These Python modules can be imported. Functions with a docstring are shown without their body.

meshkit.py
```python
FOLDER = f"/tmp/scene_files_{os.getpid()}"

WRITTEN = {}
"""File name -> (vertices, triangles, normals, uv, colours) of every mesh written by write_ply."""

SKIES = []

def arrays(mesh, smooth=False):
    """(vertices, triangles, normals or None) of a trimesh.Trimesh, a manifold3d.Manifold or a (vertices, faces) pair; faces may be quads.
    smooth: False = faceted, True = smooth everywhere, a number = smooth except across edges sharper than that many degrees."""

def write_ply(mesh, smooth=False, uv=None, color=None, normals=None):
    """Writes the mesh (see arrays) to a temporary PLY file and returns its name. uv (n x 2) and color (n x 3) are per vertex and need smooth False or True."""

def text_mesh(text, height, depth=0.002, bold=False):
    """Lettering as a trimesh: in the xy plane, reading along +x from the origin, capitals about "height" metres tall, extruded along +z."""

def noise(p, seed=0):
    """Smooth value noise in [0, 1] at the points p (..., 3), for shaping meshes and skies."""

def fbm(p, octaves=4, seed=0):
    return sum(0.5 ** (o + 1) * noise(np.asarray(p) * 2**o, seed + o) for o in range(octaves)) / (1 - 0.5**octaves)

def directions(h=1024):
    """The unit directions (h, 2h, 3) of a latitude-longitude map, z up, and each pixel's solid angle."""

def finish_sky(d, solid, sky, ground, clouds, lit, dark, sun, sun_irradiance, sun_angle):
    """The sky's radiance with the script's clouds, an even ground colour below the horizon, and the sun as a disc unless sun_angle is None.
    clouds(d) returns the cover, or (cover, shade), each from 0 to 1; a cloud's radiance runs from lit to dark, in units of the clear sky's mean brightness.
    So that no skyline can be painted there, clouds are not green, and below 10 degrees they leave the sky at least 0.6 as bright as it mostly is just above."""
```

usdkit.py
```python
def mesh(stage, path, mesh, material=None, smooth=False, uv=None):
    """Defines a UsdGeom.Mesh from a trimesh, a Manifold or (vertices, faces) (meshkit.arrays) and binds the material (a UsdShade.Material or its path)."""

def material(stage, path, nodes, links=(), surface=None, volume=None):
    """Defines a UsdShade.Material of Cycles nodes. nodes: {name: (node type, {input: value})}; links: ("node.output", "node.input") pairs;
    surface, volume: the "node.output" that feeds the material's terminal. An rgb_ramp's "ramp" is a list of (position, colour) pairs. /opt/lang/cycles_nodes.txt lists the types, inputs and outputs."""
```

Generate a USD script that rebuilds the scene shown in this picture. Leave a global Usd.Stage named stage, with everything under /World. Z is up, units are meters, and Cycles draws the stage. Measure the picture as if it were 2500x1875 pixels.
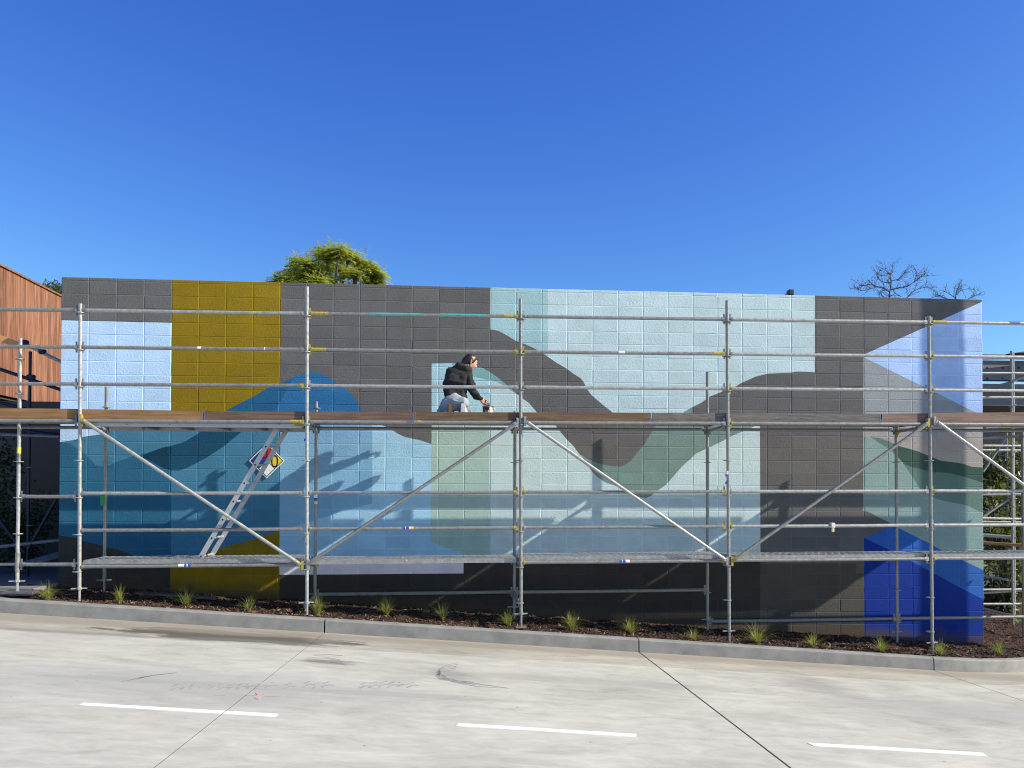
import math, random
import numpy as np, trimesh, usdkit, meshkit, manifold3d
from manifold3d import Manifold
import shapely
from shapely.geometry import Polygon, box as sbox, MultiPolygon
from shapely.ops import unary_union
from pxr import Usd, UsdGeom, UsdLux, UsdShade, Gf, Sdf, Vt

stage = Usd.Stage.CreateInMemory()
UsdGeom.SetStageUpAxis(stage, 'Z'); UsdGeom.SetStageMetersPerUnit(stage, 1.0)
UsdGeom.Xform.Define(stage, '/World'); UsdGeom.Scope.Define(stage, '/World/Looks')
rng = np.random.default_rng(7)

# ------------------------------------------------------------------ camera
F, CX, CY = 2033.3, 1250.0, 1166.7                      # in pixels of the 2500 wide photograph
YAW, PIT, ROL = .07899, .01557, .00322
EYE = np.array([5.816, -13.054, 1.534])
SHEAR = .00222
_f = np.array([math.sin(YAW)*math.cos(PIT), math.cos(YAW)*math.cos(PIT), math.sin(PIT)])
_r = np.array([math.cos(YAW), -math.sin(YAW), 0]); _u = np.cross(_r, _f)
RGT = math.cos(ROL)*_r + math.sin(ROL)*_u; UPV = math.cos(ROL)*_u - math.sin(ROL)*_r
cam = UsdGeom.Camera.Define(stage, '/World/camera')
cam.CreateHorizontalApertureAttr(36.0); cam.CreateVerticalApertureAttr(27.0)
cam.CreateFocalLengthAttr(36.0*F/2500)
cam.CreateVerticalApertureOffsetAttr((CY-937.5)/2500*36.0)
cam.CreateClippingRangeAttr(Gf.Vec2f(.1, 2000))
cam.CreateExposureAttr(0.6)
cam.AddTransformOp().Set(Gf.Matrix4d(*RGT, 0, *UPV, 0, *(-_f), 0, *EYE, 1))

# ------------------------------------------------------------------ sky and sun
SUN = np.array([3.4, -1.0, 2.21]); SUN = SUN/np.linalg.norm(SUN)
SKY_STRENGTH, SUN_INT = .06, 1.25
dome = UsdLux.DomeLight.Define(stage, '/World/sky')
dome.CreateIntensityAttr(1.0)
dome.GetPrim().SetCustomDataByKey('kind', 'structure')
skym = usdkit.material(stage, '/World/Looks/sky', {
    's': ('sky_texture', {'sky_type': 'single_scattering', 'sun_disc': False, 'sun_elevation': float(math.asin(SUN[2])),
                          'sun_rotation': float(math.atan2(SUN[0], SUN[1])), 'altitude': 60.0, 'air_density': 1.0, 'aerosol_density': .6, 'ozone_density': 1.6}),
    # a deep dry-air blue: each channel of the physical sky gets its own contrast
    'c': ('separate_color', {}), 'pr': ('math', {'math_type': 'power', 'value2': 1.58}), 'pg': ('math', {'math_type': 'power', 'value2': 1.4}), 'pb': ('math', {'math_type': 'power', 'value2': .8}),
    'j': ('combine_color', {}), 'h': ('mix_color', {'blend_type': 'multiply', 'fac': 1.0, 'b': (.48, .81, 2.85)}),
    'b': ('background_shader', {'strength': SKY_STRENGTH})}, [('s.color', 'c.color'), ('c.r', 'pr.value1'), ('c.g', 'pg.value1'), ('c.b', 'pb.value1'), ('pr.value', 'j.r'), ('pg.value', 'j.g'), ('pb.value', 'j.b'), ('j.color', 'h.a'), ('h.result', 'b.color')], surface='b.background')
UsdShade.MaterialBindingAPI.Apply(dome.GetPrim()).Bind(skym)
sun = UsdLux.DistantLight.Define(stage, '/World/sun')
sun.CreateIntensityAttr(SUN_INT); sun.CreateNormalizeAttr(True); sun.CreateAngleAttr(.53); sun.CreateColorAttr(Gf.Vec3f(1, .935, .82))
zz = SUN; xx = np.cross([0, 0, 1.], zz); xx /= np.linalg.norm(xx); yy = np.cross(zz, xx)
sun.AddTransformOp().Set(Gf.Matrix4d(*xx, 0, *yy, 0, *zz, 0, 0, 0, 30, 1))

# ------------------------------------------------------------------ helpers
def ray(px, py): return _f + (px-CX)/F*RGT - (py-CY)/F*UPV
def at(px, py, d):
    """the point d metres in front of the wall's face that the photograph shows at this pixel"""
    v = ray(px, py); return EYE + (-d-EYE[1])/v[1]*v
def onp(px, py, n, c):
    v = ray(px, py); n = np.asarray(n, float); return EYE + (c-n@EYE)/(n@v)*v
ORIGIN, COUNT, MATS = {}, {}, {}
def newpath(name, parent):
    base = str(parent.GetPath()) if parent else '/World'
    k = COUNT.get((base, name), 0); COUNT[(base, name)] = k+1
    return f'{base}/{name}' + (f'_{k:03d}' if k else '')
def tag(o, label=None, cat=None, group=None, kind=None):
    p = o.GetPrim() if hasattr(o, 'GetPrim') else o
    for k, v in (('label', label), ('category', cat), ('group', group), ('kind', kind)):
        if v: p.SetCustomDataByKey(k, v)
    return p
def thing(name, label, cat, loc=(0, 0, 0), group=None, kind=None, parent=None):
    path = newpath(name, parent); x = UsdGeom.Xform.Define(stage, path)
    base = ORIGIN.get(str(parent.GetPath()), np.zeros(3)) if parent else np.zeros(3)
    loc = np.asarray(loc, float); x.AddTranslateOp().Set(Gf.Vec3d(*(loc-base))); ORIGIN[path] = loc
    return tag(x, label, cat, group, kind)
def join(ms): return trimesh.util.concatenate(ms) if len(ms) > 1 else ms[0]
def obj(name, mesh, m, parent=None, smooth=False, label=None, cat=None, group=None, kind=None, loc=None):
    path = newpath(name, parent)
    v, f, n = meshkit.arrays(mesh, smooth)
    o = ORIGIN.get(str(parent.GetPath()), np.zeros(3)) if parent else np.zeros(3)
    own = o if loc is None else np.asarray(loc, float)
    ORIGIN[path] = own
    ms = UsdGeom.Mesh.Define(stage, path)
    if loc is not None: ms.AddTranslateOp().Set(Gf.Vec3d(*(own-o)))
    ms.CreatePointsAttr(Vt.Vec3fArray.FromNumpy((v-own).astype(np.float32)))
    ms.CreateFaceVertexCountsAttr(Vt.IntArray.FromNumpy(np.full(len(f), 3, np.int32)))
    ms.CreateFaceVertexIndicesAttr(Vt.IntArray.FromNumpy(f.astype(np.int32).ravel()))
    ms.CreateSubdivisionSchemeAttr('none')
    if n is not None:
        ms.CreateNormalsAttr(Vt.Vec3fArray.FromNumpy(n.astype(np.float32))); ms.SetNormalsInterpolation('vertex')
    if m is not None: UsdShade.MaterialBindingAPI.Apply(ms.GetPrim()).Bind(MATS[m] if isinstance(m, str) else m)
    return tag(ms, label, cat, group, kind)
def box(lo, hi):
    lo, hi = np.minimum(lo, hi).astype(float), np.maximum(lo, hi).astype(float)
    m = trimesh.creation.box(hi-lo); m.apply_translation((lo+hi)/2); return m
def frame(d):
    d = np.asarray(d, float); d = d/np.linalg.norm(d)
    a = np.array([0, 0, 1.]) if abs(d[2]) < .9 else np.array([1., 0, 0])
    x = np.cross(a, d); x /= np.linalg.norm(x); return x, np.cross(d, x), d
def tube(p, q, r, n=12, r2=None, cap=True):
    p, q = np.asarray(p, float), np.asarray(q, float); x, y, d = frame(q-p)
    a = np.arange(n)/n*2*math.pi; c = np.cos(a)[:, None]*x+np.sin(a)[:, None]*y
    v = np.vstack([p+r*c, q+(r if r2 is None else r2)*c]); f = []
    for i in range(n):
        j = (i+1) % n; f += [[i, j, n+j], [i, n+j, n+i]]
    if cap:
        v = np.vstack([v, p, q])
        for i in range(n):
            j = (i+1) % n; f += [[2*n, j, i], [2*n+1, n+i, n+j]]
    return trimesh.Trimesh(v, f, process=False)
def path_tube(pts, rad, n=8):
    pts = [np.asarray(p, float) for p in pts]; rad = np.broadcast_to(rad, len(pts)); v, f = [], []
    x0 = None
    for i, p in enumerate(pts):
        d = pts[min(i+1, len(pts)-1)]-pts[max(i-1, 0)]; x, y, d = frame(d)
        if x0 is not None:
            x = x0-d*(x0@d); x /= np.linalg.norm(x); y = np.cross(d, x)
        x0 = x; a = np.arange(n)/n*2*math.pi
        v.append(p+rad[i]*(np.cos(a)[:, None]*x+np.sin(a)[:, None]*y))
    for i in range(len(pts)-1):
        for k in range(n):
            j = (k+1) % n; f += [[i*n+k, i*n+j, (i+1)*n+j], [i*n+k, (i+1)*n+j, (i+1)*n+k]]
    v = np.vstack(v+[pts[0][None], pts[-1][None]]); m = len(v)
    for k in range(n):
        j = (k+1) % n; f += [[m-2, j, k], [m-1, (len(pts)-1)*n+k, (len(pts)-1)*n+j]]
    return trimesh.Trimesh(v, f, process=False)
def bar(p, q, w, h, up=(0, 0, 1)):
    """a rectangular bar from p to q: w across, h along up"""
    p, q, up = (np.asarray(a, float) for a in (p, q, up)); d = (q-p)/np.linalg.norm(q-p)
    s = np.cross(d, up); s /= np.linalg.norm(s); t = np.cross(s, d)
    v = [a+sx*w/2*s+sy*h/2*t for a in (p, q) for sx, sy in ((-1, -1), (1, -1), (1, 1), (-1, 1))]
    f = [[0, 2, 1], [0, 3, 2], [4, 5, 6], [4, 6, 7]]
    for i in range(4):
        j = (i+1) % 4; f += [[i, j, 4+j], [i, 4+j, 4+i]]
    m = trimesh.Trimesh(np.array(v), f, process=False); m.fix_normals(); return m
def cbox(lo, hi, c):
    """a box with chamfered edges"""
    lo, hi = np.minimum(lo, hi).astype(float), np.maximum(lo, hi).astype(float); pts = []
    for s in np.ndindex(2, 2, 2):
        p = np.where(np.array(s) == 0, lo, hi); g = np.where(np.array(s) == 0, 1, -1)*c
        for k in range(3):
            e = g.copy().astype(float); e[k] = 0; pts.append(p+e)
    return Manifold.hull_points(np.array(pts))
def lin(c):
    c = np.asarray(c, float)/255; return tuple(np.where(c <= .04045, c/12.92, ((c+.055)/1.055)**2.4))

# ------------------------------------------------------------------ materials
def mat(name, nodes, links, surface): MATS[name] = usdkit.material(stage, '/World/Looks/'+name, nodes, links, surface)
def plain(name, col, rough=.6, metal=0., spec=.5, var=.12, scale=14., bump=0., bscale=90., bdist=.004):
    col = np.array(col, float)
    nodes = {'g': ('geometry', {}), 'n': ('noise_texture', {'scale': scale, 'detail': 5.0, 'roughness': .6}),
             'r': ('rgb_ramp', {'ramp': [(.25, tuple(col*(1-var))), (.5, tuple(col)), (.78, tuple(np.minimum(col*(1+var), 1)))]}),
             'p': ('principled_bsdf', {'roughness': rough, 'metallic': metal, 'specular_ior_level': spec})}
    links = [('g.position', 'n.vector'), ('n.fac', 'r.fac'), ('r.color', 'p.base_color')]
    if bump:
        nodes['n2'] = ('noise_texture', {'scale': bscale, 'detail': 4.0, 'roughness': .6}); nodes['b'] = ('bump', {'strength': bump, 'distance': bdist})
        links += [('g.position', 'n2.vector'), ('n2.fac', 'b.height'), ('b.normal', 'p.normal')]
    mat(name, nodes, links, 'p.BSDF')
def galv(name, base, dirt, metal=.55, rough=.42, spot=(.82, .82, .8)):
    """weathered galvanised tube: mottled zinc, dark scuffs and a few pale splashes"""
    b = np.array(base)
    mat(name, {'g': ('geometry', {}), 'o': ('object_info', {}),
        'n': ('noise_texture', {'scale': 22.0, 'detail': 6.0, 'roughness': .65}),
        'r': ('rgb_ramp', {'ramp': [(.3, tuple(b*.72)), (.5, tuple(b)), (.68, tuple(np.minimum(b*1.2, .9)))]}),
        'd': ('noise_texture', {'scale': 6.0, 'detail': 7.0, 'roughness': .7, 'distortion': .6}),
        'dr': ('rgb_ramp', {'ramp': [(.60, (0, 0, 0)), (.70, (.7, .7, .7))]}),
        'm': ('mix_color', {'b': dirt}),
        's': ('noise_texture', {'scale': 40.0, 'detail': 3.0, 'roughness': .5}),
        'sr': ('rgb_ramp', {'ramp': [(.685, (0, 0, 0)), (.72, (1, 1, 1))]}),
        'm2': ('mix_color', {'b': spot}),
        'rr': ('map_range', {'from_min': .3, 'from_max': .7, 'to_min': rough-.1, 'to_max': rough+.15}),
        'p': ('principled_bsdf', {'metallic': metal, 'roughness': rough})},
        [('g.position', 'n.vector'), ('g.position', 'd.vector'), ('g.position', 's.vector'), ('n.fac', 'r.fac'), ('d.fac', 'dr.fac'), ('dr.color', 'm.fac'),
         ('r.color', 'm.a'), ('s.fac', 'sr.fac'), ('sr.color', 'm2.fac'), ('m.result', 'm2.a'), ('m2.result', 'p.base_color'), ('n.fac', 'rr.value'), ('rr.result', 'p.roughness')], 'p.BSDF')
galv('tube_steel', (.25, .242, .222), (.10, .09, .075), metal=.3, rough=.42, spot=(.55, .55, .53))
galv('tube_bright', (.36, .35, .325), (.17, .15, .13), metal=.3, rough=.42, spot=(.65, .65, .63))
galv('tube_dark', (.20, .20, .21), (.08, .08, .08))
galv('plank_steel', (.34, .335, .32), (.22, .21, .2), metal=.5, rough=.45)
plain('aluminium', (.47, .47, .475), .4, .5, var=.1, scale=9)
plain('navy_steel', (.012, .016, .035), .45, .2)
plain('yellow_paint', (.36, .29, .06), .6, var=.6, scale=45)
plain('teal_paint', (.06, .32, .30), .5, var=.3, scale=20)
plain('orange_board', (.62, .30, .10), .6)
plain('sticker_blue', (.03, .08, .42), .4); plain('sticker_white', (.75, .75, .73), .45); plain('sticker_red', (.55, .06, .05), .45); plain('sticker_yellow', (.75, .58, .1), .45)
plain('black_plastic', (.012, .012, .013), .5)
plain('green_tag', (.03, .26, .06), .45)
plain('dark_hole', (.006, .006, .007), .9)
def wood(name, a, b, c, axis=(1.2, 22, 22), rough=.72, dist=1.6):
    mat(name, {'t': ('texture_coordinate', {}), 'mp': ('mapping', {'scale': axis}), 'g': ('geometry', {}), 'mg': ('mapping', {'scale': axis}),
        'n': ('noise_texture', {'scale': 1.0, 'detail': 5.0, 'roughness': .55, 'distortion': dist}),
        'r': ('rgb_ramp', {'ramp': [(.28, a), (.5, b), (.72, c)]}),
        'v': ('hsv', {'saturation': 1.0, 'hue': .5, 'fac': 1.0}), 'o': ('object_info', {}),
        'mr': ('map_range', {'from_min': 0., 'from_max': 1., 'to_min': .78, 'to_max': 1.22}), 'wn': ('white_noise_texture', {'dimensions': '1D'}),
        'b': ('bump', {'strength': .35, 'distance': .003}),
        'p': ('principled_bsdf', {'roughness': rough, 'specular_ior_level': .3})},
        [('g.position', 'mg.vector'), ('mg.vector', 'n.vector'), ('n.fac', 'r.fac'), ('o.random', 'mr.value'), ('mr.result', 'v.value'), ('r.color', 'v.color'),
         ('v.color', 'p.base_color'), ('n.fac', 'b.height'), ('b.normal', 'p.normal')], 'p.BSDF')
wood('board_pine', (.15, .075, .03), (.25, .135, .058), (.33, .195, .09))
wood('board_red', (.075, .044, .030), (.125, .077, .054), (.175, .112, .08))
wood('board_tan', (.10, .060, .033), (.16, .100, .056), (.22, .142, .082))
wood('board_grey', (.045, .039, .035), (.125, .108, .098), (.18, .158, .145), axis=(1.6, 30, 30), dist=3.0)
wood('board_pink', (.14, .085, .06), (.20, .132, .098), (.28, .19, .145))
wood('cladding', (.12, .047, .023), (.23, .098, .05), (.34, .165, .09), axis=(14, 14, .9), rough=.6)
# painted masonry: the paint colour is carried by each face of the mesh
def painted(name, bump, dist):
    mat(name, {'a': ('attribute', {'attribute': 'paint'}), 'g': ('geometry', {}),
        'n': ('noise_texture', {'scale': 3.0, 'detail': 6.0, 'roughness': .65}), 'mr': ('map_range', {'from_min': .25, 'from_max': .75, 'to_min': .90, 'to_max': 1.10}),
        'sx': ('separate_xyz', {}), 'hx': ('math', {'math_type': 'multiply_add', 'value2': .0725}), 'hn': ('math', {'math_type': 'multiply_add', 'value2': -.55, 'value3': .20}), 'hs': ('math', {'math_type': 'add'}), 'hm': ('map_range', {'range_type': 'smoothstep', 'from_min': .02, 'from_max': .30, 'to_min': .75, 'to_max': 0., 'clamp': True}), 'dirt': ('mix_color', {'b': (.085, .062, .042)}),
        'o': ('object_info', {}), 'mo': ('map_range', {'from_min': 0., 'from_max': 1., 'to_min': .97, 'to_max': 1.03}), 'mm': ('math', {'math_type': 'multiply'}),
        'v': ('hsv', {'hue': .5, 'saturation': 1.0, 'fac': 1.0}),
        'b1': ('noise_texture', {'scale': 32.0, 'detail': 6.0, 'roughness': .68, 'distortion': .4}), 'b2': ('voronoi_texture', {'scale': 70.0, 'feature': 'f1'}),
        'pit': ('map_range', {'from_min': 0., 'from_max': .35, 'to_min': 0., 'to_max': .25, 'clamp': True}), 'ad': ('math', {'math_type': 'add'}),
        'bp': ('bump', {'strength': bump, 'distance': dist}), 'p': ('principled_bsdf', {'roughness': .78, 'specular_ior_level': .12})},
        [('g.position', 'n.vector'), ('n.fac', 'mr.value'), ('mr.result', 'mm.value1'), ('o.random', 'mo.value'), ('mo.result', 'mm.value2'), ('mm.value', 'v.value'), ('a.color', 'v.color'), ('g.position', 'sx.vector'), ('sx.x', 'hx.value1'), ('sx.z', 'hx.value3'), ('n.fac', 'hn.value1'), ('hx.value', 'hs.value1'), ('hn.value', 'hs.value2'), ('hs.value', 'hm.value'), ('hm.result', 'dirt.fac'), ('v.color', 'dirt.a'), ('dirt.result', 'p.base_color'),
         ('g.position', 'b1.vector'), ('g.position', 'b2.vector'), ('b2.distance', 'pit.value'), ('b1.fac', 'ad.value1'), ('pit.result', 'ad.value2'), ('ad.value', 'bp.height'), ('bp.normal', 'p.normal')], 'p.BSDF')
painted('painted_block', .8, .008)
painted('painted_joint', .4, .006)
# concrete road with streaks, stains, the damp patch at the kerb and tyre scuffs
def mask_nodes(nodes, links, key, c, r, soft=(.55, 1.0), noise='n1.fac', amt=.9):
    nodes['s'+key] = ('vector_math', {'math_type': 'subtract', 'vector2': tuple(c)}); nodes['d'+key] = ('vector_math', {'math_type': 'divide', 'vector2': tuple(r)})
    nodes['l'+key] = ('vector_math', {'math_type': 'length'}); nodes['x'+key] = ('math', {'math_type': 'multiply_add', 'value2': amt, 'value3': -amt/2})
    nodes['a'+key] = ('math', {'math_type': 'add'}); nodes['m'+key] = ('map_range', {'range_type': 'smoothstep', 'from_min': soft[0], 'from_max': soft[1], 'to_min': 1., 'to_max': 0., 'clamp': True})
    links += [('g.position', 's'+key+'.vector1'), ('s'+key+'.vector', 'd'+key+'.vector1'), ('d'+key+'.vector', 'l'+key+'.vector1'), (noise, 'x'+key+'.value1'),
              ('l'+key+'.value', 'a'+key+'.value1'), ('x'+key+'.value', 'a'+key+'.value2'), ('a'+key+'.value', 'm'+key+'.value')]
    return 'm'+key+'.result'
def concrete_road(name, tint):
    nodes = {'g': ('geometry', {}), 'mp': ('mapping', {'scale': (.8, 1.6, 1)}), 'n1': ('noise_texture', {'scale': 2.2, 'detail': 9.0, 'roughness': .66, 'distortion': .8}), 'n3': ('noise_texture', {'scale': 2.6, 'detail': 9.0, 'roughness': .72, 'distortion': .3}), 'mp3': ('mapping', {'scale': (.55, 1.7, 1)}),
        'n0': ('noise_texture', {'scale': .55, 'detail': 4.0, 'roughness': .55}), 'n2': ('noise_texture', {'scale': 160.0, 'detail': 3.0, 'roughness': .6}),
        'r1': ('rgb_ramp', {'ramp': [(.28, (.31, .30, .262)), (.44, (.385, .374, .33)), (.58, (.425, .412, .366)), (.75, (.465, .452, .405))]}),
        'r0': ('map_range', {'from_min': .3, 'from_max': .7, 'to_min': .84, 'to_max': 1.12}), 'v': ('hsv', {'hue': .5, 'saturation': 1., 'fac': 1.}),
        'sp': ('voronoi_texture', {'scale': 3.0, 'feature': 'f1', 'dimensions': '2D', 'randomness': 1.0}), 'spw': ('separate_color', {}), 'spz': ('math', {'math_type': 'multiply_add', 'value2': .16, 'value3': -.125}), 'spl': ('math', {'math_type': 'less_than'}),
        'gn': ('noise_texture', {'scale': 7.0, 'detail': 10.0, 'roughness': .78}), 'gm': ('mapping', {'scale': (.6, 1.3, 1)}), 'gr': ('map_range', {'from_min': .3, 'from_max': .7, 'to_min': .89, 'to_max': 1.11}), 'gv': ('hsv', {'hue': .5, 'saturation': 1., 'fac': 1.}),
        'spm': ('mix_color', {'b': (.14, .13, .12)}),
        'b': ('bump', {'strength': .25, 'distance': .003}), 'p': ('principled_bsdf', {'roughness': .8, 'specular_ior_level': .3})}
    links = [('g.position', 'mp.vector'), ('mp.vector', 'n1.vector'), ('g.position', 'n0.vector'), ('g.position', 'n2.vector'), ('n1.fac', 'r1.fac'), ('r1.color', 'v.color'), ('g.position', 'mp3.vector'), ('mp3.vector', 'n3.vector'), ('n0.fac', 'r0.value'), ('r0.result', 'v.value'),
             ('g.position', 'sp.vector'), ('sp.color', 'spw.color'), ('spw.r', 'spz.value1'), ('sp.distance', 'spl.value1'), ('spz.value', 'spl.value2'), ('spl.value', 'spm.fac'), ('g.position', 'gm.vector'), ('gm.vector', 'gn.vector'), ('gn.fac', 'gr.value'), ('gr.result', 'gv.value'), ('v.color', 'gv.color'), ('gv.color', 'spm.a'), ('n2.fac', 'b.height'), ('b.normal', 'p.normal')]
    last = 'spm.result'
    stains = [('wet', WET, (2.3, .62, 4), (.12, .11, .095), (.60, .72), 1.5, 1.0), ('ga', (2.2, -2.05, 0), (4.5, .42, 9), (.27, .255, .22), (.5, 1.05), 1.0, .75), ('gb', (8.6, -2.0, 0), (5.5, .36, 9), (.275, .255, .215), (.4, 1.05), 1.2, .7), ('gc', (13.5, -1.95, 0), (2.6, .4, 9), (.27, .25, .21), (.4, 1.05), 1.2, .6),
              ('sa', SK1, (.42, .17, 4), (.10, .10, .10), (.1, 1.0), 3.0, .8), ('sb', SK2, (.30, .34, 4), (.16, .16, .16), (.1, 1.0), 3.0, .6),
              ('tr', TRK, (2.9, .12, 4), (.25, .25, .235), (.5, 1.15), 2.0, .5), ('wa', (3.5, -5.2, 0), (2.6, .9, 9), (.30, .30, .29), (.3, 1.2), 2.0, .6), ('wb', (11.5, -4.4, 0), (2.2, .6, 9), (.30, .30, .285), (.3, 1.2), 2.2, .6), ('wc', (10.2, -3.4, 0), (.5, .9, 9), (.23, .225, .21), (.2, 1.2), 2.4, .6),
              ('wd', (1.6, -2.9, 0), (2.2, .16, 9), (.22, .215, .20), (.2, 1.1), 2.6, .6), ('we', (3.6, -2.75, 0), (1.0, .16, 9), (.20, .20, .19), (.2, 1.1), 2.6, .55), ('wf', (7.6, -4.0, 0), (3.0, .25, 9), (.29, .285, .27), (.2, 1.1), 2.0, .5), ('wg', (4.3, -2.4, 0), (.35, .3, 9), (.24, .23, .215), (.2, 1.1), 2.0, .6)]
    for key, c, r, col, soft, amt, power in stains:
        out = mask_nodes(nodes, links, key, c, r, soft, 'n3.fac', amt)
        nodes['k'+key] = ('math', {'math_type': 'multiply', 'value2': power}); nodes['c'+key] = ('mix_color', {'b': col})
        links += [(out, 'k'+key+'.value1'), ('k'+key+'.value', 'c'+key+'.fac'), (last, 'c'+key+'.a')]; last = 'c'+key+'.result'
    links.append((last, 'p.base_color'))
    nodes['tint'] = ('mix_color', {'blend_type': 'multiply', 'fac': 1.0, 'b': tint}); links[-1] = (last, 'tint.a'); links.append(('tint.result', 'p.base_color'))
    mat(name, nodes, links, 'p.BSDF')
# ground heights
def zbed(x): return .09 - .0725*np.clip(x, -14, 24)
KD0, KD1 = 1.60, 1.765                                   # kerb back and face, metres in front of the wall
def zkerb(x): return zbed(x) + .025
def zroad(x, y=-KD1): return zbed(x) - .150 + .022*np.minimum(-KD1-y, 9)
RN = np.array([.0725, .022, 1.0]); RC = .09-.150-.022*KD1
def road(px, py): return onp(px, py, RN, RC)
WET = road(560, 1552); SK1 = road(805, 1616); SK2 = road(1098, 1645); TRK = road(690, 1681)
concrete_road('road_concrete', (1.10, 1.08, 1.01)); concrete_road('gutter_concrete', (.92, .88, .80))
plain('kerb_concrete', (.235, .23, .208), .8, spec=.3, var=.28, scale=4, bump=.3, bscale=120)
plain('walk_concrete', (.19, .18, .165), .8, spec=.3, var=.12, scale=4, bump=.2)
plain('fascia_concrete', (.17, .18, .19), .75, spec=.3, var=.10, scale=2)
plain('stucco_grey', (.115, .104, .096), .85, spec=.2, var=.08, scale=2, bump=.4)
mat('white_marking', {'g': ('geometry', {}), 'n': ('noise_texture', {'scale': 9.0, 'detail': 8.0, 'roughness': .75}), 'r': ('rgb_ramp', {'ramp': [(.28, (.50, .49, .44)), (.38, (.70, .69, .66)), (.5, (.80, .80, .78))]}), 'p': ('principled_bsdf', {'roughness': .6})},
    [('g.position', 'n.vector'), ('n.fac', 'r.fac'), ('r.color', 'p.base_color')], 'p.BSDF')
plain('red_spray', (.47, .31, .27), .8, var=.2, scale=40)
plain('soil', (.055, .032, .022), .95, spec=.15, var=.5, scale=30, bump=1.0, bscale=28, bdist=.03)
plain('far_ground', (.12, .10, .08), .95, spec=.1, var=.2, scale=1)
plain('joint_dark', (.03, .03, .03), .95)
for i, c in enumerate([(.085, .047, .030), (.05, .028, .019), (.135, .082, .053), (.27, .19, .13)]): plain(f'mulch_chip_{i}', c, .9, spec=.15, var=.3, scale=60)
def leafmat(name, a, b, trans, rough=.5, scale=3.):
    mat(name, {'g': ('geometry', {}), 'n': ('noise_texture', {'scale': scale, 'detail': 3.0}), 'r': ('rgb_ramp', {'ramp': [(.35, a), (.65, b)]}),
        'p': ('principled_bsdf', {'roughness': rough, 'specular_ior_level': .35}), 't': ('translucent_bsdf', {'color': trans}), 'm': ('mix_closure', {'fac': .38})},
        [('g.position', 'n.vector'), ('n.fac', 'r.fac'), ('r.color', 'p.base_color'), ('p.BSDF', 'm.closure1'), ('t.BSDF', 'm.closure2')], 'm.closure')
leafmat('leaf_bright', (.22, .26, .03), (.50, .53, .075), (.60, .64, .08), scale=6.)
leafmat('leaf_far', (.05, .08, .035), (.10, .13, .06), (.12, .18, .06))
leafmat('leaf_magnolia', (.030, .050, .014), (.11, .12, .035), (.16, .20, .04), rough=.3, scale=5)
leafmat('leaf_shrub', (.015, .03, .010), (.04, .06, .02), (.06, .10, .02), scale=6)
leafmat('grass_blade', (.16, .20, .035), (.36, .37, .08), (.40, .45, .09), scale=40)
leafmat('grass_dry', (.20, .18, .08), (.36, .31, .15), (.3, .27, .1), scale=40)
leafmat('leaf_rust', (.12, .09, .04), (.20, .13, .06), (.2, .12, .05), scale=20)
plain('bark', (.09, .07, .055), .9, spec=.2, var=.3, scale=20)
plain('bark_grey', (.075, .055, .045), .9, spec=.2, var=.3, scale=20)
plain('skin', (.50, .27, .185), .5, var=.06); plain('hair_brown', (.030, .015, .010), .45, var=.4, scale=60)
plain('hoodie_black', (.010, .010, .011), .9, var=.25, scale=25, bump=.4, bscale=40, bdist=.01)
plain('hood_lining', (.05, .048, .047), .9, var=.2)
plain('denim', (.25, .275, .315), .85, var=.3, scale=9, bump=.3, bscale=60)
plain('belt_brown', (.05, .02, .015), .6)
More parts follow.
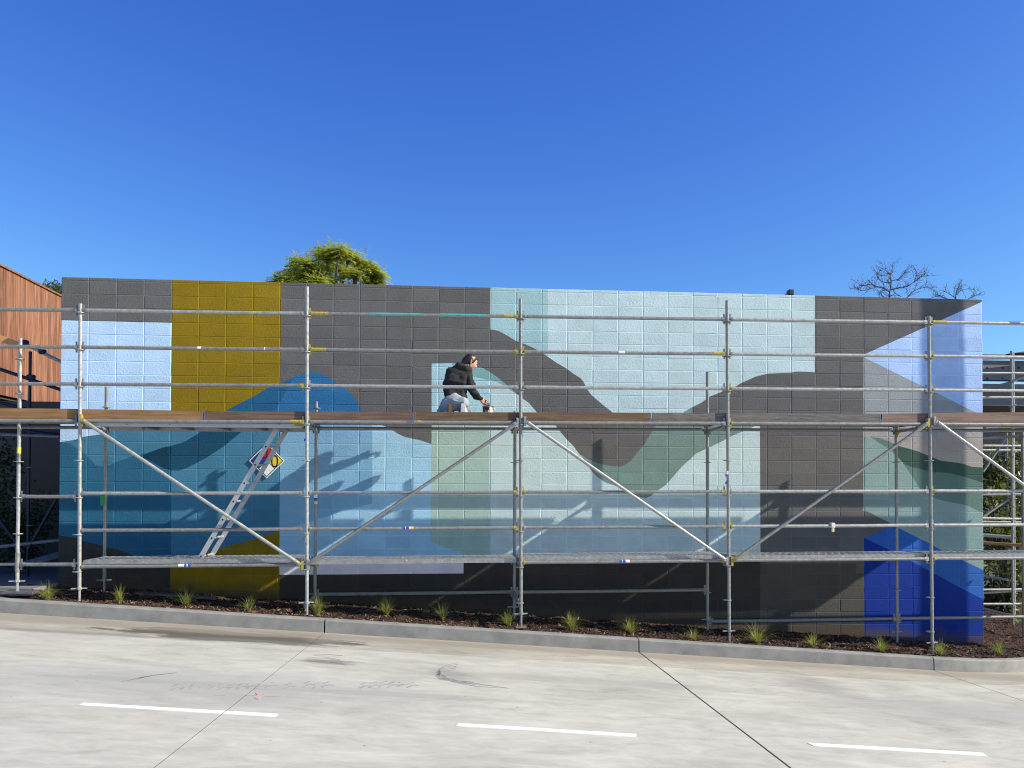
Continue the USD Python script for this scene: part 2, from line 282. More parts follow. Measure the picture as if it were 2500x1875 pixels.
plain('shoe_white', (.65, .64, .62), .6); plain('shoe_sole', (.16, .10, .06), .7); plain('lash_dark', (.03, .015, .012), .6)
plain('can_cream', (.68, .58, .40), .45, var=.06); plain('can_dark', (.02, .02, .022), .5); plain('brush_green', (.06, .10, .07), .5); plain('bristle', (.70, .72, .70), .7)
plain('sign_white', (.78, .78, .76), .4, var=.03); plain('sign_black', (.01, .01, .01), .45); plain('sign_blue', (.02, .025, .20), .45, var=.05); plain('sign_red', (.42, .018, .022), .45, var=.05); plain('sign_yellow', (.72, .52, .05), .45, var=.04)
plain('roof_grey', (.25, .25, .24), .9)

# ------------------------------------------------------------------ the mural: paint colours and outlines (pixels of the photograph on the wall's face)
GAIN = 1.0
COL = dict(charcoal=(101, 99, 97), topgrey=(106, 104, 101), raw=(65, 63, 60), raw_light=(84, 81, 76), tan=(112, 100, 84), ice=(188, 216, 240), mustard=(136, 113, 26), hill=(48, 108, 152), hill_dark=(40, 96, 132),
    teal=(68, 121, 148), teal_mid=(44, 97, 126), teal_dark=(28, 74, 99), teal_deep=(22, 60, 82), steel=(124, 168, 196), sky=(156, 196, 217), lilac=(226, 223, 228),
    celadon=(160, 184, 174), mint=(188, 206, 205), sage=(115, 138, 131), seafoam=(158, 190, 190), aqua=(187, 206, 206), aqua_left=(168, 203, 206), lagoon=(122, 166, 163),
    periwinkle=(174, 200, 238), pearl=(152, 156, 155), pearl_low=(160, 156, 152), forest=(62, 88, 80), pine=(98, 124, 117), frost=(136, 160, 156), royal=(50, 100, 178), cobalt=(24, 54, 142))
COL = {k: np.array(lin(v)) for k, v in COL.items()}
B, C, ZTOP, NX, JW, CH = .4064, .2032, 4.70, 36, .0034, .0085
BOT = 1700
MURAL = [  # painted in this order, later over earlier
 ('charcoal', [(100, 600), (2460, 600), (2460, BOT), (100, BOT)]),
 ('topgrey', [(100, 600), (420, 600), (420, 790), (100, 783)]),
 ('ice', [(100, 781.5), (146, 782), (420, 788.5), (417, 1100), (100, 1100)]),
 ('mustard', [(420.5, 600), (688.5, 600), (683, 1090), (417, 1090)]),
 ('hill', [(470, 1048), (500, 1026), (550.6, 1003), (579, 988), (617, 969), (652, 948), (690, 934), (717, 920), (742, 912), (757, 907.5), (772, 908), (790, 915), (818, 931), (840, 945), (856, 961), (872, 983), (882, 1003), (890, 1035), (890, 1048)]),
 ('hill_dark', [(470, 1048), (500, 1026), (550.6, 1003), (579, 988), (617, 969), (652, 948), (690, 934), (720, 919.5), (707, 938), (692, 969), (671, 1003), (655, 1048)]),
 ('teal', [(100, 1079), (145, 1079), (165, 1077), (185, 1073), (199, 1068), (211, 1065), (243, 1061), (262, 1055), (285, 1045), (300, 1038), (684.5, 1038), (682, BOT), (100, BOT)]),
 ('teal_mid', [(100, 1079), (145.4, 1078.8), (166, 1081.5), (184, 1090.6), (206, 1107.8), (220.4, 1122), (233, 1134.9), (245.7, 1138.5), (263.8, 1136.7), (280, 1129.5), (300, 1122), (320, 1115), (348, 1108), (418.5, 1100), (416, BOT), (100, BOT)]),
 ('teal_dark', [(349.7, 1111.4), (365, 1104), (397.6, 1092.4), (417.5, 1088.8), (451.9, 1078), (485.3, 1057), (510, 1038), (612, 1038), (588.6, 1055.3), (570.5, 1069.8), (552.4, 1085), (529, 1101.4), (500, 1119.5), (484.4, 1128), (455.5, 1143), (435.6, 1149), (417.5, 1148.8), (397.6, 1142), (374, 1129.5), (349.7, 1118)]),
 ('teal_deep', [(349.7, 1111.4), (365, 1104), (397.6, 1092.4), (417.8, 1088.8), (417.2, 1148.8), (397.6, 1142), (374, 1129.5), (349.7, 1118)]),
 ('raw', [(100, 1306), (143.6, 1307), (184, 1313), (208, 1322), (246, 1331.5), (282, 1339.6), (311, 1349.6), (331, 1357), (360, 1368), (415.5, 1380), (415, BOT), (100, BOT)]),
 ('mustard', [(683, 1296.5), (653.7, 1305), (617.5, 1317.5), (567, 1330), (520, 1343), (474.7, 1357), (415.5, 1378), (415, BOT), (682, BOT)]),
 ('sky', [(684.5, 1038), (1053.5, 1038), (1051, 1318), (1131.6, 1351), (1131.6, 1376), (682, 1376)]),
 ('steel', [(684.5, 1038), (909, 1038), (908.8, 1229), (850, 1245), (831, 1250.6), (778.5, 1267), (683, 1296.5)]),
 ('charcoal', [(925, 1034), (958.5, 1050.8), (973, 1059.8), (989, 1067), (1009, 1071.6), (1023.6, 1074.3), (1051.6, 1083.7), (1053.5, 1084), (1053.8, 1034)]),
 ('lilac', [(682, 1371), (1131.6, 1363), (1131.6, 1400), (682, 1403.5)]),
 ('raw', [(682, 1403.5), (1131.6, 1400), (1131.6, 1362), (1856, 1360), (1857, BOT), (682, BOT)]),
 ('celadon', [(1053.8, 1036), (1197.5, 1036), (1197.5, 1362), (1131.6, 1362), (1131.6, 1350.6), (1093.7, 1338), (1051, 1322)]),
 ('mint', [(1197.5, 1036), (1855.3, 1036), (1856.5, 1361), (1197.5, 1362)]),
 ('charcoal', [(1350, 1030), (1364.5, 1050), (1381, 1070), (1399, 1088), (1415, 1109.6), (1422.4, 1112), (1435, 1120.4), (1458.6, 1131), (1478.5, 1135.5), (1496.6, 1138.5), (1514.6, 1139), (1525.5, 1135.5), (1543.6, 1122), (1554.4, 1106), (1572.5, 1086), (1581.6, 1069.8), (1594, 1051.7), (1606, 1030)]),
 ('sage', [(1606, 1030), (1594, 1051.7), (1581.6, 1069.8), (1572.5, 1086), (1554.4, 1106), (1543.6, 1122), (1525.5, 1135.5), (1514.6, 1139), (1496.6, 1138.5), (1478.5, 1135.5), (1458.6, 1131), (1435, 1120.4), (1422.4, 1112), (1415, 1109.6), (1422, 1117), (1433, 1131), (1442, 1147.5), (1460.4, 1166.5), (1478.5, 1178), (1508, 1188), (1534.5, 1198), (1552.6, 1209), (1566, 1215), (1578, 1215.6), (1588.8, 1210.8), (1609.7, 1194.6), (1627.8, 1182), (1651, 1154.8), (1665.7, 1138.5), (1685.6, 1120.4), (1698, 1107.8), (1721.8, 1097), (1749, 1084), (1770.6, 1073.4), (1790.5, 1062.5), (1808.6, 1055.3), (1830, 1047), (1850, 1036)]),
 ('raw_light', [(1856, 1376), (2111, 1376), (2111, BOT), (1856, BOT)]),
 # above the platform, right of centre
 ('aqua', [(1197, 600), (1989.3, 600), (1989.3, 908.5), (1948.7, 907), (1926.6, 910), (1876, 911.7), (1844, 919.6), (1809.5, 935.4), (1785.4, 949.7), (1763, 956), (1731.6, 968.7), (1712.7, 983), (1687, 995.6), (1660, 1012), (1640, 1030), (1512, 1030), (1497.5, 1008), (1475, 990.8), (1456, 975), (1443.7, 964), (1434, 951), (1424.7, 932), (1416.8, 922.8), (1399, 911.7), (1382, 899), (1358, 885), (1339, 872), (1323, 861), (1301, 848.4), (1279, 839), (1260, 832.6), (1235, 817), (1216, 807.5), (1197, 804)]),
 ('seafoam', [(1197, 600), (1338, 600), (1338, 871), (1323, 861), (1301, 848.4), (1279, 839), (1260, 832.6), (1235, 817), (1216, 807.5), (1197, 804)]),
 ('sage', [(1660, 1012), (1690, 994), (1690, 1020), (1640, 1034)]),
 ('aqua', [(1053.8, 888), (1106, 886), (1159, 894), (1180, 899), (1197, 909.4), (1214, 920.7), (1241, 943), (1266.5, 965.5), (1291.8, 984.5), (1310.8, 1006.6), (1325, 1030), (1053.8, 1038)]),
 ('aqua_left', [(1053.8, 888), (1106, 886), (1159, 894), (1180, 899), (1197.5, 909.4), (1197.5, 1038), (1053.8, 1038)]),
 ('lagoon', [(1100, 886), (1159, 894), (1180, 899), (1197, 909.4), (1214, 920.7), (1241, 943), (1266.5, 965.5), (1243, 951), (1229, 942), (1213, 932), (1176, 924), (1156, 920), (1120, 905)]),
 # right-hand end
 ('pearl', [(2108.3, 872), (2382, 1006.6), (2440, 1034), (2440, 1045), (2108, 1045)]),
 ('periwinkle', [(2108.3, 866), (2399.7, 736), (2460, 709), (2460, 1045), (2382, 1006.6), (2108.3, 872)]),
 ('pearl', [(2382, 1006.6), (2460, 1043), (2460, 1046), (2382, 1046)]),
 ('pearl_low', [(2108, 1040), (2460, 1040), (2460, 1200), (2108, 1200)]),
 ('frost', [(2107.8, 1066), (2124, 1067), (2440, 1200), (2460, 1240), (2460, 1500), (2107.8, 1380)]),
 ('pine', [(2124, 1066.5), (2145.7, 1069), (2169, 1077), (2192.7, 1088), (2220, 1096), (2238, 1100.5), (2265, 1112), (2297.6, 1125), (2337.4, 1129.5), (2353.7, 1133), (2373.6, 1140), (2402.5, 1141), (2460, 1143), (2460, 1268), (2402.5, 1251.5), (2382.6, 1245), (2370, 1238), (2348, 1230.7), (2323, 1227), (2292, 1219.9), (2279.5, 1214.4), (2254, 1203.6), (2243.4, 1189), (2229, 1165.6), (2220, 1153), (2201.8, 1127.6), (2189, 1115), (2171, 1096), (2156.6, 1088), (2138.5, 1076)]),
 ('forest', [(2191, 1115), (2180, 1098), (2180, 1083), (2192.7, 1088), (2220, 1096), (2238, 1100.5), (2265, 1112), (2297.6, 1125), (2337.4, 1129.5), (2353.7, 1133), (2373.6, 1140), (2402.5, 1141), (2460, 1143), (2460, 1200), (2402.5, 1180), (2382.6, 1172.9), (2352, 1163), (2326.6, 1157.5), (2301, 1153), (2274, 1152.5), (2263, 1149), (2234, 1142), (2210.8, 1134.9)]),
 ('charcoal', [(2090, 1247), (2107.8, 1247), (2124, 1251.5), (2145.7, 1263), (2172.9, 1276), (2182, 1284), (2169, 1287), (2109.6, 1313.4), (2109, 1400), (2090, 1400)]),
 ('royal', [(2109.6, 1313.4), (2169, 1287), (2181, 1282), (2192.7, 1288.6), (2225, 1305), (2266.9, 1325), (2295.8, 1342), (2353.7, 1370), (2384.4, 1384), (2402.5, 1392), (2460, 1420), (2460, 1500), (2402.5, 1464.4), (2337, 1431), (2266.9, 1393), (2223.5, 1369.5), (2174.7, 1344)]),
 ('cobalt', [(2109.6, 1313.4), (2174.7, 1344), (2223.5, 1369.5), (2266.9, 1393), (2337, 1431), (2402.5, 1464.4), (2460, 1494), (2460, BOT), (2111, BOT)]),
 ('tan', [(2111, 1556), (2163, 1557), (2164, BOT), (2111, BOT)]),
]
def wallxz(pts): return [(p[0], p[2]) for p in (at(x, y, 0) for x, y in pts)]
regions, covered = [], None
for name, pts in reversed(MURAL):
    g = Polygon(wallxz(pts)).buffer(0)
    vis = g if covered is None else g.difference(covered)
    if not vis.is_empty: regions.append((name, vis))
    covered = g if covered is None else covered.union(g).buffer(0)
tree = shapely.STRtree([g for _, g in regions])
for _, g in regions: shapely.prepare(g)
def pieces(poly):
    out, b = [], shapely
    for i in tree.query(poly):
        name, g = regions[i]
        if g.contains(poly): return [(name, poly)]
        q = g.intersection(poly)
        for s in getattr(q, 'geoms', [q]):
            if s.geom_type == 'Polygon' and s.area > 2e-7: out.append((name, s))
    return out
def flat(poly):
    c = np.array(poly.exterior.coords)[:-1]
    if len(c) == 4 and not poly.interiors and poly.convex_hull.area - poly.area < 1e-9:
        if not poly.exterior.is_ccw: c = c[::-1]
        return c, np.array([[0, 1, 2], [0, 2, 3]])
    v, f = trimesh.creation.triangulate_polygon(poly, engine='earcut'); v = np.asarray(v)[:, :2]; f = np.asarray(f)
    a, b_, c_ = v[f[:, 0]], v[f[:, 1]], v[f[:, 2]]
    s = (b_[:, 0]-a[:, 0])*(c_[:, 1]-a[:, 1])-(b_[:, 1]-a[:, 1])*(c_[:, 0]-a[:, 0])
    f[s < 0] = f[s < 0][:, ::-1]; return v, f[np.abs(s) > 1e-10]
class Paint:
    """collects faces with a paint colour each"""
    def __init__(s): s.v, s.f, s.c, s.n = [], [], [], 0
    def add(s, poly, y, k=1.0):
        for name, g in pieces(poly):
            v, f = flat(g)
            if len(f) == 0: continue
            p = np.stack([v[:, 0], y(v[:, 0], v[:, 1]), v[:, 1]], 1)
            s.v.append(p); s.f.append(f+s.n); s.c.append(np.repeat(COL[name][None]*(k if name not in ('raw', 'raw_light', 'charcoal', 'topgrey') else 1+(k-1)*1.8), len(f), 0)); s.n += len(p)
    def build(s, name, m, parent, kind=None):
        if not s.f: return
        v, f, c = np.vstack(s.v), np.vstack(s.f), np.vstack(s.c)
        p = obj(name, trimesh.Trimesh(v, f, process=False), m, parent, kind=kind)
        pv = UsdGeom.PrimvarsAPI(p).CreatePrimvar('paint', Sdf.ValueTypeNames.Color3fArray, 'uniform'); pv.Set(Vt.Vec3fArray.FromNumpy(np.minimum(c, .95).astype(np.float32)))
        return p
def block_faces(P, x0, x1, z0, z1, seed):
    r = np.random.default_rng(seed); off, tx, tz = r.normal(0, .0009), r.normal(0, .002), r.normal(0, .003)
    cx, cz = (x0+x1)/2, (z0+z1)/2
    sh = lambda x: -SHEAR*x
    j = JW+r.normal(0, .0006); c = CH+r.normal(0, .001); e = c*.6
    a0, a1, b0, b1 = x0+j, x1-j, z0+j, z1-j
    q = lambda u, w: (u, w+sh(u))
    front = Polygon([q(a0+c, b0+e), q(a1-c, b0+e), q(a1-c, b1-e), q(a0+c, b1-e)])
    yf = lambda x, z: off+(x-cx)*tx+(z-sh(x)-cz)*tz
    tone = 1+float(np.clip(r.normal(0, .028), -.06, .06))
    P.add(front, yf, tone)
    dep = .0048
    for quad, dist in (([q(a0, b0), q(a1, b0), q(a1-c, b0+e), q(a0+c, b0+e)], lambda x, z: .7*(b0+e-(z-sh(x)))/e), ([q(a0, b1), q(a0+c, b1-e), q(a1-c, b1-e), q(a1, b1)], lambda x, z: .7*(z-sh(x)-b1+e)/e),
                       ([q(a0, b0), q(a0+c, b0+e), q(a0+c, b1-e), q(a0, b1)], lambda x, z: (a0+c-x)/c), ([q(a1, b0), q(a1, b1), q(a1-c, b1-e), q(a1-c, b0+e)], lambda x, z: (x-a1+c)/c)):
        P.add(Polygon(quad), lambda x, z, dist=dist: yf(x, z)+dep*np.clip(dist(x, z), 0, 1)**1.0, tone)
wall = thing('mural_building', 'low concrete block building with a colour-block mural of hills, behind the scaffold', 'building', (0, 0, 0))
blocks = []
for n in range(-1, 29):
    for k in range(NX):
        z1 = ZTOP - n*C; z0 = z1 - C
        if n == -1: z0, z1 = ZTOP, ZTOP+.052
        if z1 - SHEAR*(k+.5)*B < zbed(k*B)-.06: continue
        d = np.array([(k+.5)*B, 0, z1])-EYE; blocks.append((float(d@_f), n, k, z0, z1))
shown = set((n, k) for _, n, k, *_ in sorted(b for b in blocks if b[1] >= 0)[:300])
rest = Paint(); caps = Paint()
for dist, n, k, z0, z1 in blocks:
    P = Paint() if (n == -1 or (n, k) in shown) else rest
    block_faces(P, k*B, (k+1)*B, z0, z1, n*100+k+500)
    if n == -1: P.build('cap_block', 'painted_block', wall)
    elif P is not rest: P.build('block', 'painted_block', wall)
rest.build('block', 'painted_block', wall, kind='stuff')
jt = Paint(); jt.add(Polygon([(.004, -1.6), (NX*B-.004, -1.6), (NX*B-.004, ZTOP+.048-SHEAR*NX*B), (.004, ZTOP+.048)]), lambda x, z: .0038+0*x, 1.10)
jt.build('mortar', 'painted_joint', wall)
L = NX*B
def quadbox(x0, x1, y0, y1, za, zb, zt0, zt1):
    v = [(x0, y0, za), (x1, y0, zb), (x1, y1, zb), (x0, y1, za), (x0, y0, zt0), (x1, y0, zt1), (x1, y1, zt1), (x0, y1, zt0)]
    f = [[0, 2, 1], [0, 3, 2], [4, 5, 6], [4, 6, 7], [0, 1, 5], [0, 5, 4], [1, 2, 6], [1, 6, 5], [2, 3, 7], [2, 7, 6], [3, 0, 4], [3, 4, 7]]
    return trimesh.Trimesh(np.array(v, float), f, process=False)
obj('front_wall_core', quadbox(.0, L, .012, .20, -.5, -1.6, ZTOP+.05, ZTOP+.05-SHEAR*L), 'stucco_grey', wall)
obj('side_wall', quadbox(0, .2, .203, 4.2, -.6, -.6, ZTOP+.05, ZTOP+.05), 'stucco_grey', wall)
obj('side_wall', quadbox(L-.2, L, .203, 4.2, -1.8, -1.8, ZTOP+.05-SHEAR*L, ZTOP+.05-SHEAR*L), 'stucco_grey', wall)
obj('back_wall', quadbox(.2, L-.2, 4.0, 4.2, -.6, -1.8, ZTOP+.04, ZTOP+.04-SHEAR*L), 'stucco_grey', wall)
obj('roof', quadbox(.203, L-.203, .203, 3.997, 4.2, 4.2, 4.3, 4.3), 'roof_grey', wall)

# ------------------------------------------------------------------ ground, road, kerb, planting bed
def gridmesh(xs, ys, zf):
    X, Y = np.meshgrid(xs, ys); v = np.stack([X.ravel(), Y.ravel(), zf(X, Y).ravel()], 1); nx, ny = len(xs), len(ys); f = []
    for j in range(ny-1):
        i = np.arange(nx-1); a = j*nx+i; f += [np.stack([a, a+1, a+nx+1], 1), np.stack([a, a+nx+1, a+nx], 1)]
    return trimesh.Trimesh(v, np.vstack(f), process=False)
xs = np.unique(np.concatenate([np.linspace(-300, -14, 6), np.linspace(-14, 24, 20), np.linspace(24, 300, 6)]))
obj('ground', gridmesh(xs, np.array([-300, -22, -1.7, 0, 6, 20, 60, 300.]), lambda x, y: zbed(x)-.34-.0*y), 'far_ground', kind='structure')
def dk(x): return KD1 - .14*np.maximum(np.asarray(x, float)-12.7, 0)**2
kx = np.unique(np.concatenate([np.linspace(-14, 12.7, 60), np.linspace(12.7, 17.2, 24)]))
region = Polygon([(x, -float(dk(x))-.002) for x in kx]+[(17.4, 5), (40, 5), (40, -22), (-14, -22)])
def line_through(a, b, y0, y1):
    t0, t1 = (y0-a[1])/(b[1]-a[1]), (y1-a[1])/(b[1]-a[1]); return [tuple((a+(b-a)*t)[:2]) for t in (t0, t1)]
from shapely.geometry import LineString
j1 = line_through(road(788, 1549), road(375, 1875), -1.5, -22); j2 = line_through(road(1560, 1592), road(1930, 1875), -1.5, -22); j3 = line_through(road(2280, 1637), road(2500, 1712), -1.5, -4.2)
j0 = [(j1[0][0]-4.35, -1.5), (j1[1][0]-4.35, -22)]
ga, gb = road(0, 1536), road(2205, 1662)
gut = [(-14, ga[1]), (ga[0], ga[1]), (gb[0], gb[1]), (gb[0]+1.4, gb[1]+.12), (gb[0]+3, gb[1]+.75), (gb[0]+4.2, gb[1]+2.2), (gb[0]+5, gb[1]+7)]
cuts = unary_union([LineString(j1).buffer(.0035, cap_style=2), LineString(j2).buffer(.011, cap_style=2), LineString(j3).buffer(.007, cap_style=2), LineString(j0).buffer(.004, cap_style=2), LineString(gut).buffer(.0035, cap_style=2)])
roadx = thing('road', None, None, (0, 0, 0), kind='structure')
def prism(poly, zf, depth):
    v, f = trimesh.creation.triangulate_polygon(poly, engine='earcut'); v = np.asarray(v)[:, :2]; f = np.asarray(f)
    e1, e2 = v[f[:, 1]]-v[f[:, 0]], v[f[:, 2]]-v[f[:, 0]]; s = e1[:, 0]*e2[:, 1]-e1[:, 1]*e2[:, 0]; f[s < 0] = f[s < 0][:, ::-1]
    top = np.stack([v[:, 0], v[:, 1], zf(v[:, 0], v[:, 1])], 1); V = [top]; Fs = [f]; n = len(top)
    for ring in [poly.exterior, *poly.interiors]:
        c = np.array(ring.coords); z = zf(c[:, 0], c[:, 1])
        for i in range(len(c)-1):
            V.append(np.array([[*c[i], z[i]], [*c[i+1], z[i+1]], [*c[i+1], z[i+1]-depth], [*c[i], z[i]-depth]])); Fs.append(np.array([[n, n+1, n+2], [n, n+2, n+3]])[:, ::-1] if True else None); n += 4
    return trimesh.Trimesh(np.vstack(V), np.vstack(Fs), process=False)
zr = lambda x, y: RC - RN[0]*np.asarray(x) - RN[1]*np.asarray(y)
for g in sorted(region.difference(cuts).geoms, key=lambda g: -g.area):
    if g.area > .02:
        gut_strip = abs(g.centroid.y) < 2.7 and g.area < 12
        obj('gutter_slab' if gut_strip else 'slab', prism(g, zr, .1), 'gutter_concrete' if gut_strip else 'road_concrete', roadx)
obj('joint_base', prism(region, lambda x, y: zr(x, y)-.0015, .05), 'joint_dark', roadx)
GN = 'white dashes of the lane line'
for lab, q in (('white painted lane dash at left, crossed near its middle by a joint', [(192, 1722), (204, 1716.5), (680, 1743.7), (670, 1751)]),
               ('white painted lane dash in the middle of the road', [(1113, 1773), (1119, 1766), (1554, 1793), (1551, 1800)]),
               ('white painted lane dash at right beyond the dark wide joint', [(1970, 1814), (2398, 1838), (2410, 1846.5), (1986, 1822)])):
    p = Polygon([tuple(road(*a)[:2]) for a in q]).buffer(-.012).buffer(.012)
    if 'left' in lab: p = p.difference(LineString(j1).buffer(.007)); p = list(p.geoms)
    ms = [prism(g, lambda x, y: zr(x, y)+.004, .0035) for g in (p if isinstance(p, list) else [p])]
    obj('lane_dash', join(ms), 'white_marking', label=lab, cat='road marking', loc=road(*q[0]))
def stroke(pts, w): return LineString([tuple(road(*p)[:2]) for p in pts]).buffer(w)
sp = unary_union([stroke([(604, 1697), (640, 1699), (682, 1701)], .012), stroke([(628, 1692), (634, 1699), (626, 1704), (632, 1707)], .016), stroke([(526, 1697), (552, 1698)], .008)])
obj('survey_mark', join([prism(g, lambda x, y: zr(x, y)+.003, .0025) for g in getattr(sp, 'geoms', [sp])]), 'red_spray', label='small faded red spray-paint survey mark on the road', cat='road marking', loc=road(626, 1698))
# tyre tread print: pale chevrons of dust pressed on the slab
tread = []
for i in range(26):
    a = 420+i*23.0; y0 = 1684 - .012*(a-420)
    if rng.random() < .25: continue
    y0 += rng.normal(0, 1.2)
    s = unary_union([stroke([(a, y0), (a+13, y0-5.5)], .014), stroke([(a+13, y0-5.5), (a+25, y0-5)], .012), stroke([(a+3, y0-9), (a+15, y0-13)], .012)])
    tread += [prism(g, lambda x, y: zr(x, y)+.0022, .0015) for g in getattr(s, 'geoms', [s])]
plain('tread_dust', (.315, .305, .275), .85, var=.3, scale=9)
def swirl(name, lines, w, label, at_):
    ms = []
    for pts in lines:
        g = stroke(pts, w*rng.uniform(.5, 1.2)); ms += [prism(q, lambda x, y: zr(x, y)+.0022, .0015) for q in getattr(g, 'geoms', [g])]
    obj(name, join(ms), 'tyre_rubber', label=label, cat='tyre mark', loc=road(*at_))
plain('tyre_rubber', (.27, .262, .24), .85, var=.45, scale=18)
swirl('tyre_scuff', [[(1118-k*2, 1618+k*5), (1090-k*3, 1624+k*5), (1072-k*2, 1634+k*4.5), (1075, 1646+k*3.5), (1098+k*5, 1656+k*3), (1130+k*10, 1664+k*2.2)] for k in (0, .8, 1.7, 2.5, 3.4)]+[[(1130, 1662), (1180, 1672), (1240, 1680)], [(1120, 1668), (1165, 1676), (1215, 1679)]], .011, 'dark curled tyre scuff on the road right of the tread prints', (1098, 1645))
swirl('tyre_scuff', [[(750+9*k, 1606+3*k), (790+8*k, 1604+4*k), (830+4*k, 1611+3.4*k)] for k in range(5)]+[[(770, 1600), (800, 1598), (835, 1601)]], .012, 'smudged dark tyre scuff on the road left of the curled one', (805, 1616))
swirl('tyre_scuff', [[(300+12*k, 1664-2*k), (345+12*k, 1654-2*k), (400+10*k, 1646-k)] for k in range(4)], .009, 'faint slanted tyre scuff at the left end of the tread prints', (350, 1655))
obj('tyre_print', join(tread), 'tread_dust', label='row of faint tyre tread chevrons printed across the road concrete', cat='tyre mark', loc=road(700, 1680))
# kerb
kerb = thing('kerb', None, None, (0, 0, 0), kind='structure')
prof = [(0, -.30), (0, .0), (.012, .155), (.022, .168), (.036, .173), (.150, .175), (.165, .168), (.165, -.1)]        # (back from the face, height over the road edge)
def kerb_piece(xa, xb):
    xs = np.linspace(xa, xb, max(3, int((xb-xa)/.25))); rows = []
    for x in xs:
        t = np.array([1, -(dk(x+.01)-dk(x-.01))/.02*1.0]); t /= np.linalg.norm(t); nrm = np.array([-t[1], t[0]])
        base = np.array([x, -float(dk(x))]); zz = zbed(x)-.150; w = .002*math.sin(3.1*x)+.0015*math.sin(7.7*x+1)
        rows.append([(*(base+nrm*(b+w)), zz+h) for b, h in prof])
    m = len(prof); v = np.array(rows).reshape(-1, 3); f = []
    for i in range(len(xs)-1):
        for k in range(m-1): a = i*m+k; f += [[a, a+m, a+m+1], [a, a+m+1, a+1]]
    for i, o in ((0, 1), (len(xs)-1, -1)):
        for k in range(1, m-1): f.append([i*m, i*m+k, i*m+k+1][::o])
    t = trimesh.Trimesh(v, f, process=False); return t
kj = [-14, road(788, 1549)[0], road(1560, 1592)[0], road(2282, 1637)[0], 17.2]
for i in range(4): obj('kerb_stone', kerb_piece(kj[i]+.008, kj[i+1]-.008), 'kerb_concrete', kerb, smooth=25)
# planting bed: soil sheets and bark mulch
def zsoil(x, y):
    q = np.stack([x*3.1, y*3.1, 0*x], -1)
    return zbed(x) + .055*(meshkit.fbm(q, 3, 3)-.5) + .05*(meshkit.noise(q*2.6, 9)-.5)
bed = gridmesh(np.arange(-.3, L+.4, .07), np.linspace(-KD0-.02, .02, 40), lambda x, y: zsoil(x, y)-np.where((y < -dk(x)+.12) & (x > 12.6), .3, 0))
obj('planting_bed', bed, 'soil', kind='structure', smooth=30)
obj('planting_bed_side', gridmesh(np.concatenate([np.arange(L+.22, 18, .07), np.arange(18, 30, .3)]), np.concatenate([np.arange(-1.62, .5, .05), np.arange(.5, 16, .25)]), lambda x, y: np.where(y < -dk(x)+.13, zsoil(x, y)-.3, zsoil(x, y)-.004+.02*np.clip(y, 0, 3))), 'soil', kind='structure', smooth=30)
chip_protos = []
mul = UsdGeom.PointInstancer.Define(stage, '/World/mulch'); tag(mul, 'brown bark mulch chips covering the planting bed', 'mulch', kind='stuff')
for i in range(4):
    r_ = np.random.default_rng(40+i); pts = []
    for s in np.ndindex(2, 2, 2): pts.append((np.array(s)-.5)*np.array([.042, .012, .006])*(1+r_.normal(0, .25, 3)))
    ch = Manifold.hull_points(np.array(pts)); v, f, n = meshkit.arrays(ch)
    p = UsdGeom.Mesh.Define(stage, f'/World/mulch/chip_{i}' if i else '/World/mulch/chip')
    p.CreatePointsAttr(Vt.Vec3fArray.FromNumpy(v.astype(np.float32))); p.CreateFaceVertexCountsAttr(Vt.IntArray.FromNumpy(np.full(len(f), 3, np.int32))); p.CreateFaceVertexIndicesAttr(Vt.IntArray.FromNumpy(f.astype(np.int32).ravel())); p.CreateSubdivisionSchemeAttr('none')
    UsdShade.MaterialBindingAPI.Apply(p.GetPrim()).Bind(MATS[f'mulch_chip_{i}']); chip_protos.append(p.GetPath())
nch = 15000
cx = np.concatenate([rng.uniform(.35, L, 11500), rng.uniform(L, 18, 3500)]); cy = np.concatenate([-KD0+.02+(KD0-.05)*rng.random(11500)**1.4, rng.uniform(-1.4, 5, 3500)])
keep = cy > -dk(cx)+.19; cx, cy = cx[keep], cy[keep]; nch = len(cx)
cz = zsoil(cx, cy)+.006+np.where((cx > L) & (cy > 0), .02*np.clip(cy, 0, 3), 0)
ax = rng.normal(0, 1, (nch, 3)); ax[:, :2] *= .35; an = rng.uniform(0, 6.28, nch); ax /= np.linalg.norm(ax, axis=1)[:, None]
qs = [Gf.Quath(float(math.cos(a/2)), *[float(t*math.sin(a/2)) for t in x]) for a, x in zip(an, ax)]
mul.CreatePrototypesRel().SetTargets(chip_protos); mul.CreateProtoIndicesAttr(Vt.IntArray([int(i) for i in rng.choice(4, nch, p=[.4, .3, .2, .1])]))
mul.CreatePositionsAttr(Vt.Vec3fArray.FromNumpy(np.stack([cx, cy, cz], 1).astype(np.float32))); mul.CreateOrientationsAttr(Vt.QuathArray(qs))
mul.CreateScalesAttr(Vt.Vec3fArray.FromNumpy((rng.uniform(.4, 1.5, (nch, 1))*rng.uniform(.8, 1.2, (nch, 3))).astype(np.float32)))
# concrete walkway at the left end of the bed
walk = thing('walkway', None, None, (0, 0, 0), kind='structure')
obj('slab', cbox((-6, -1.28, -.35), (.0, 2.6, .125), .01), 'walk_concrete', walk)
obj('step', cbox((-6, -1.575, -.35), (-.10, -1.285, .105), .01), 'walk_concrete', walk)

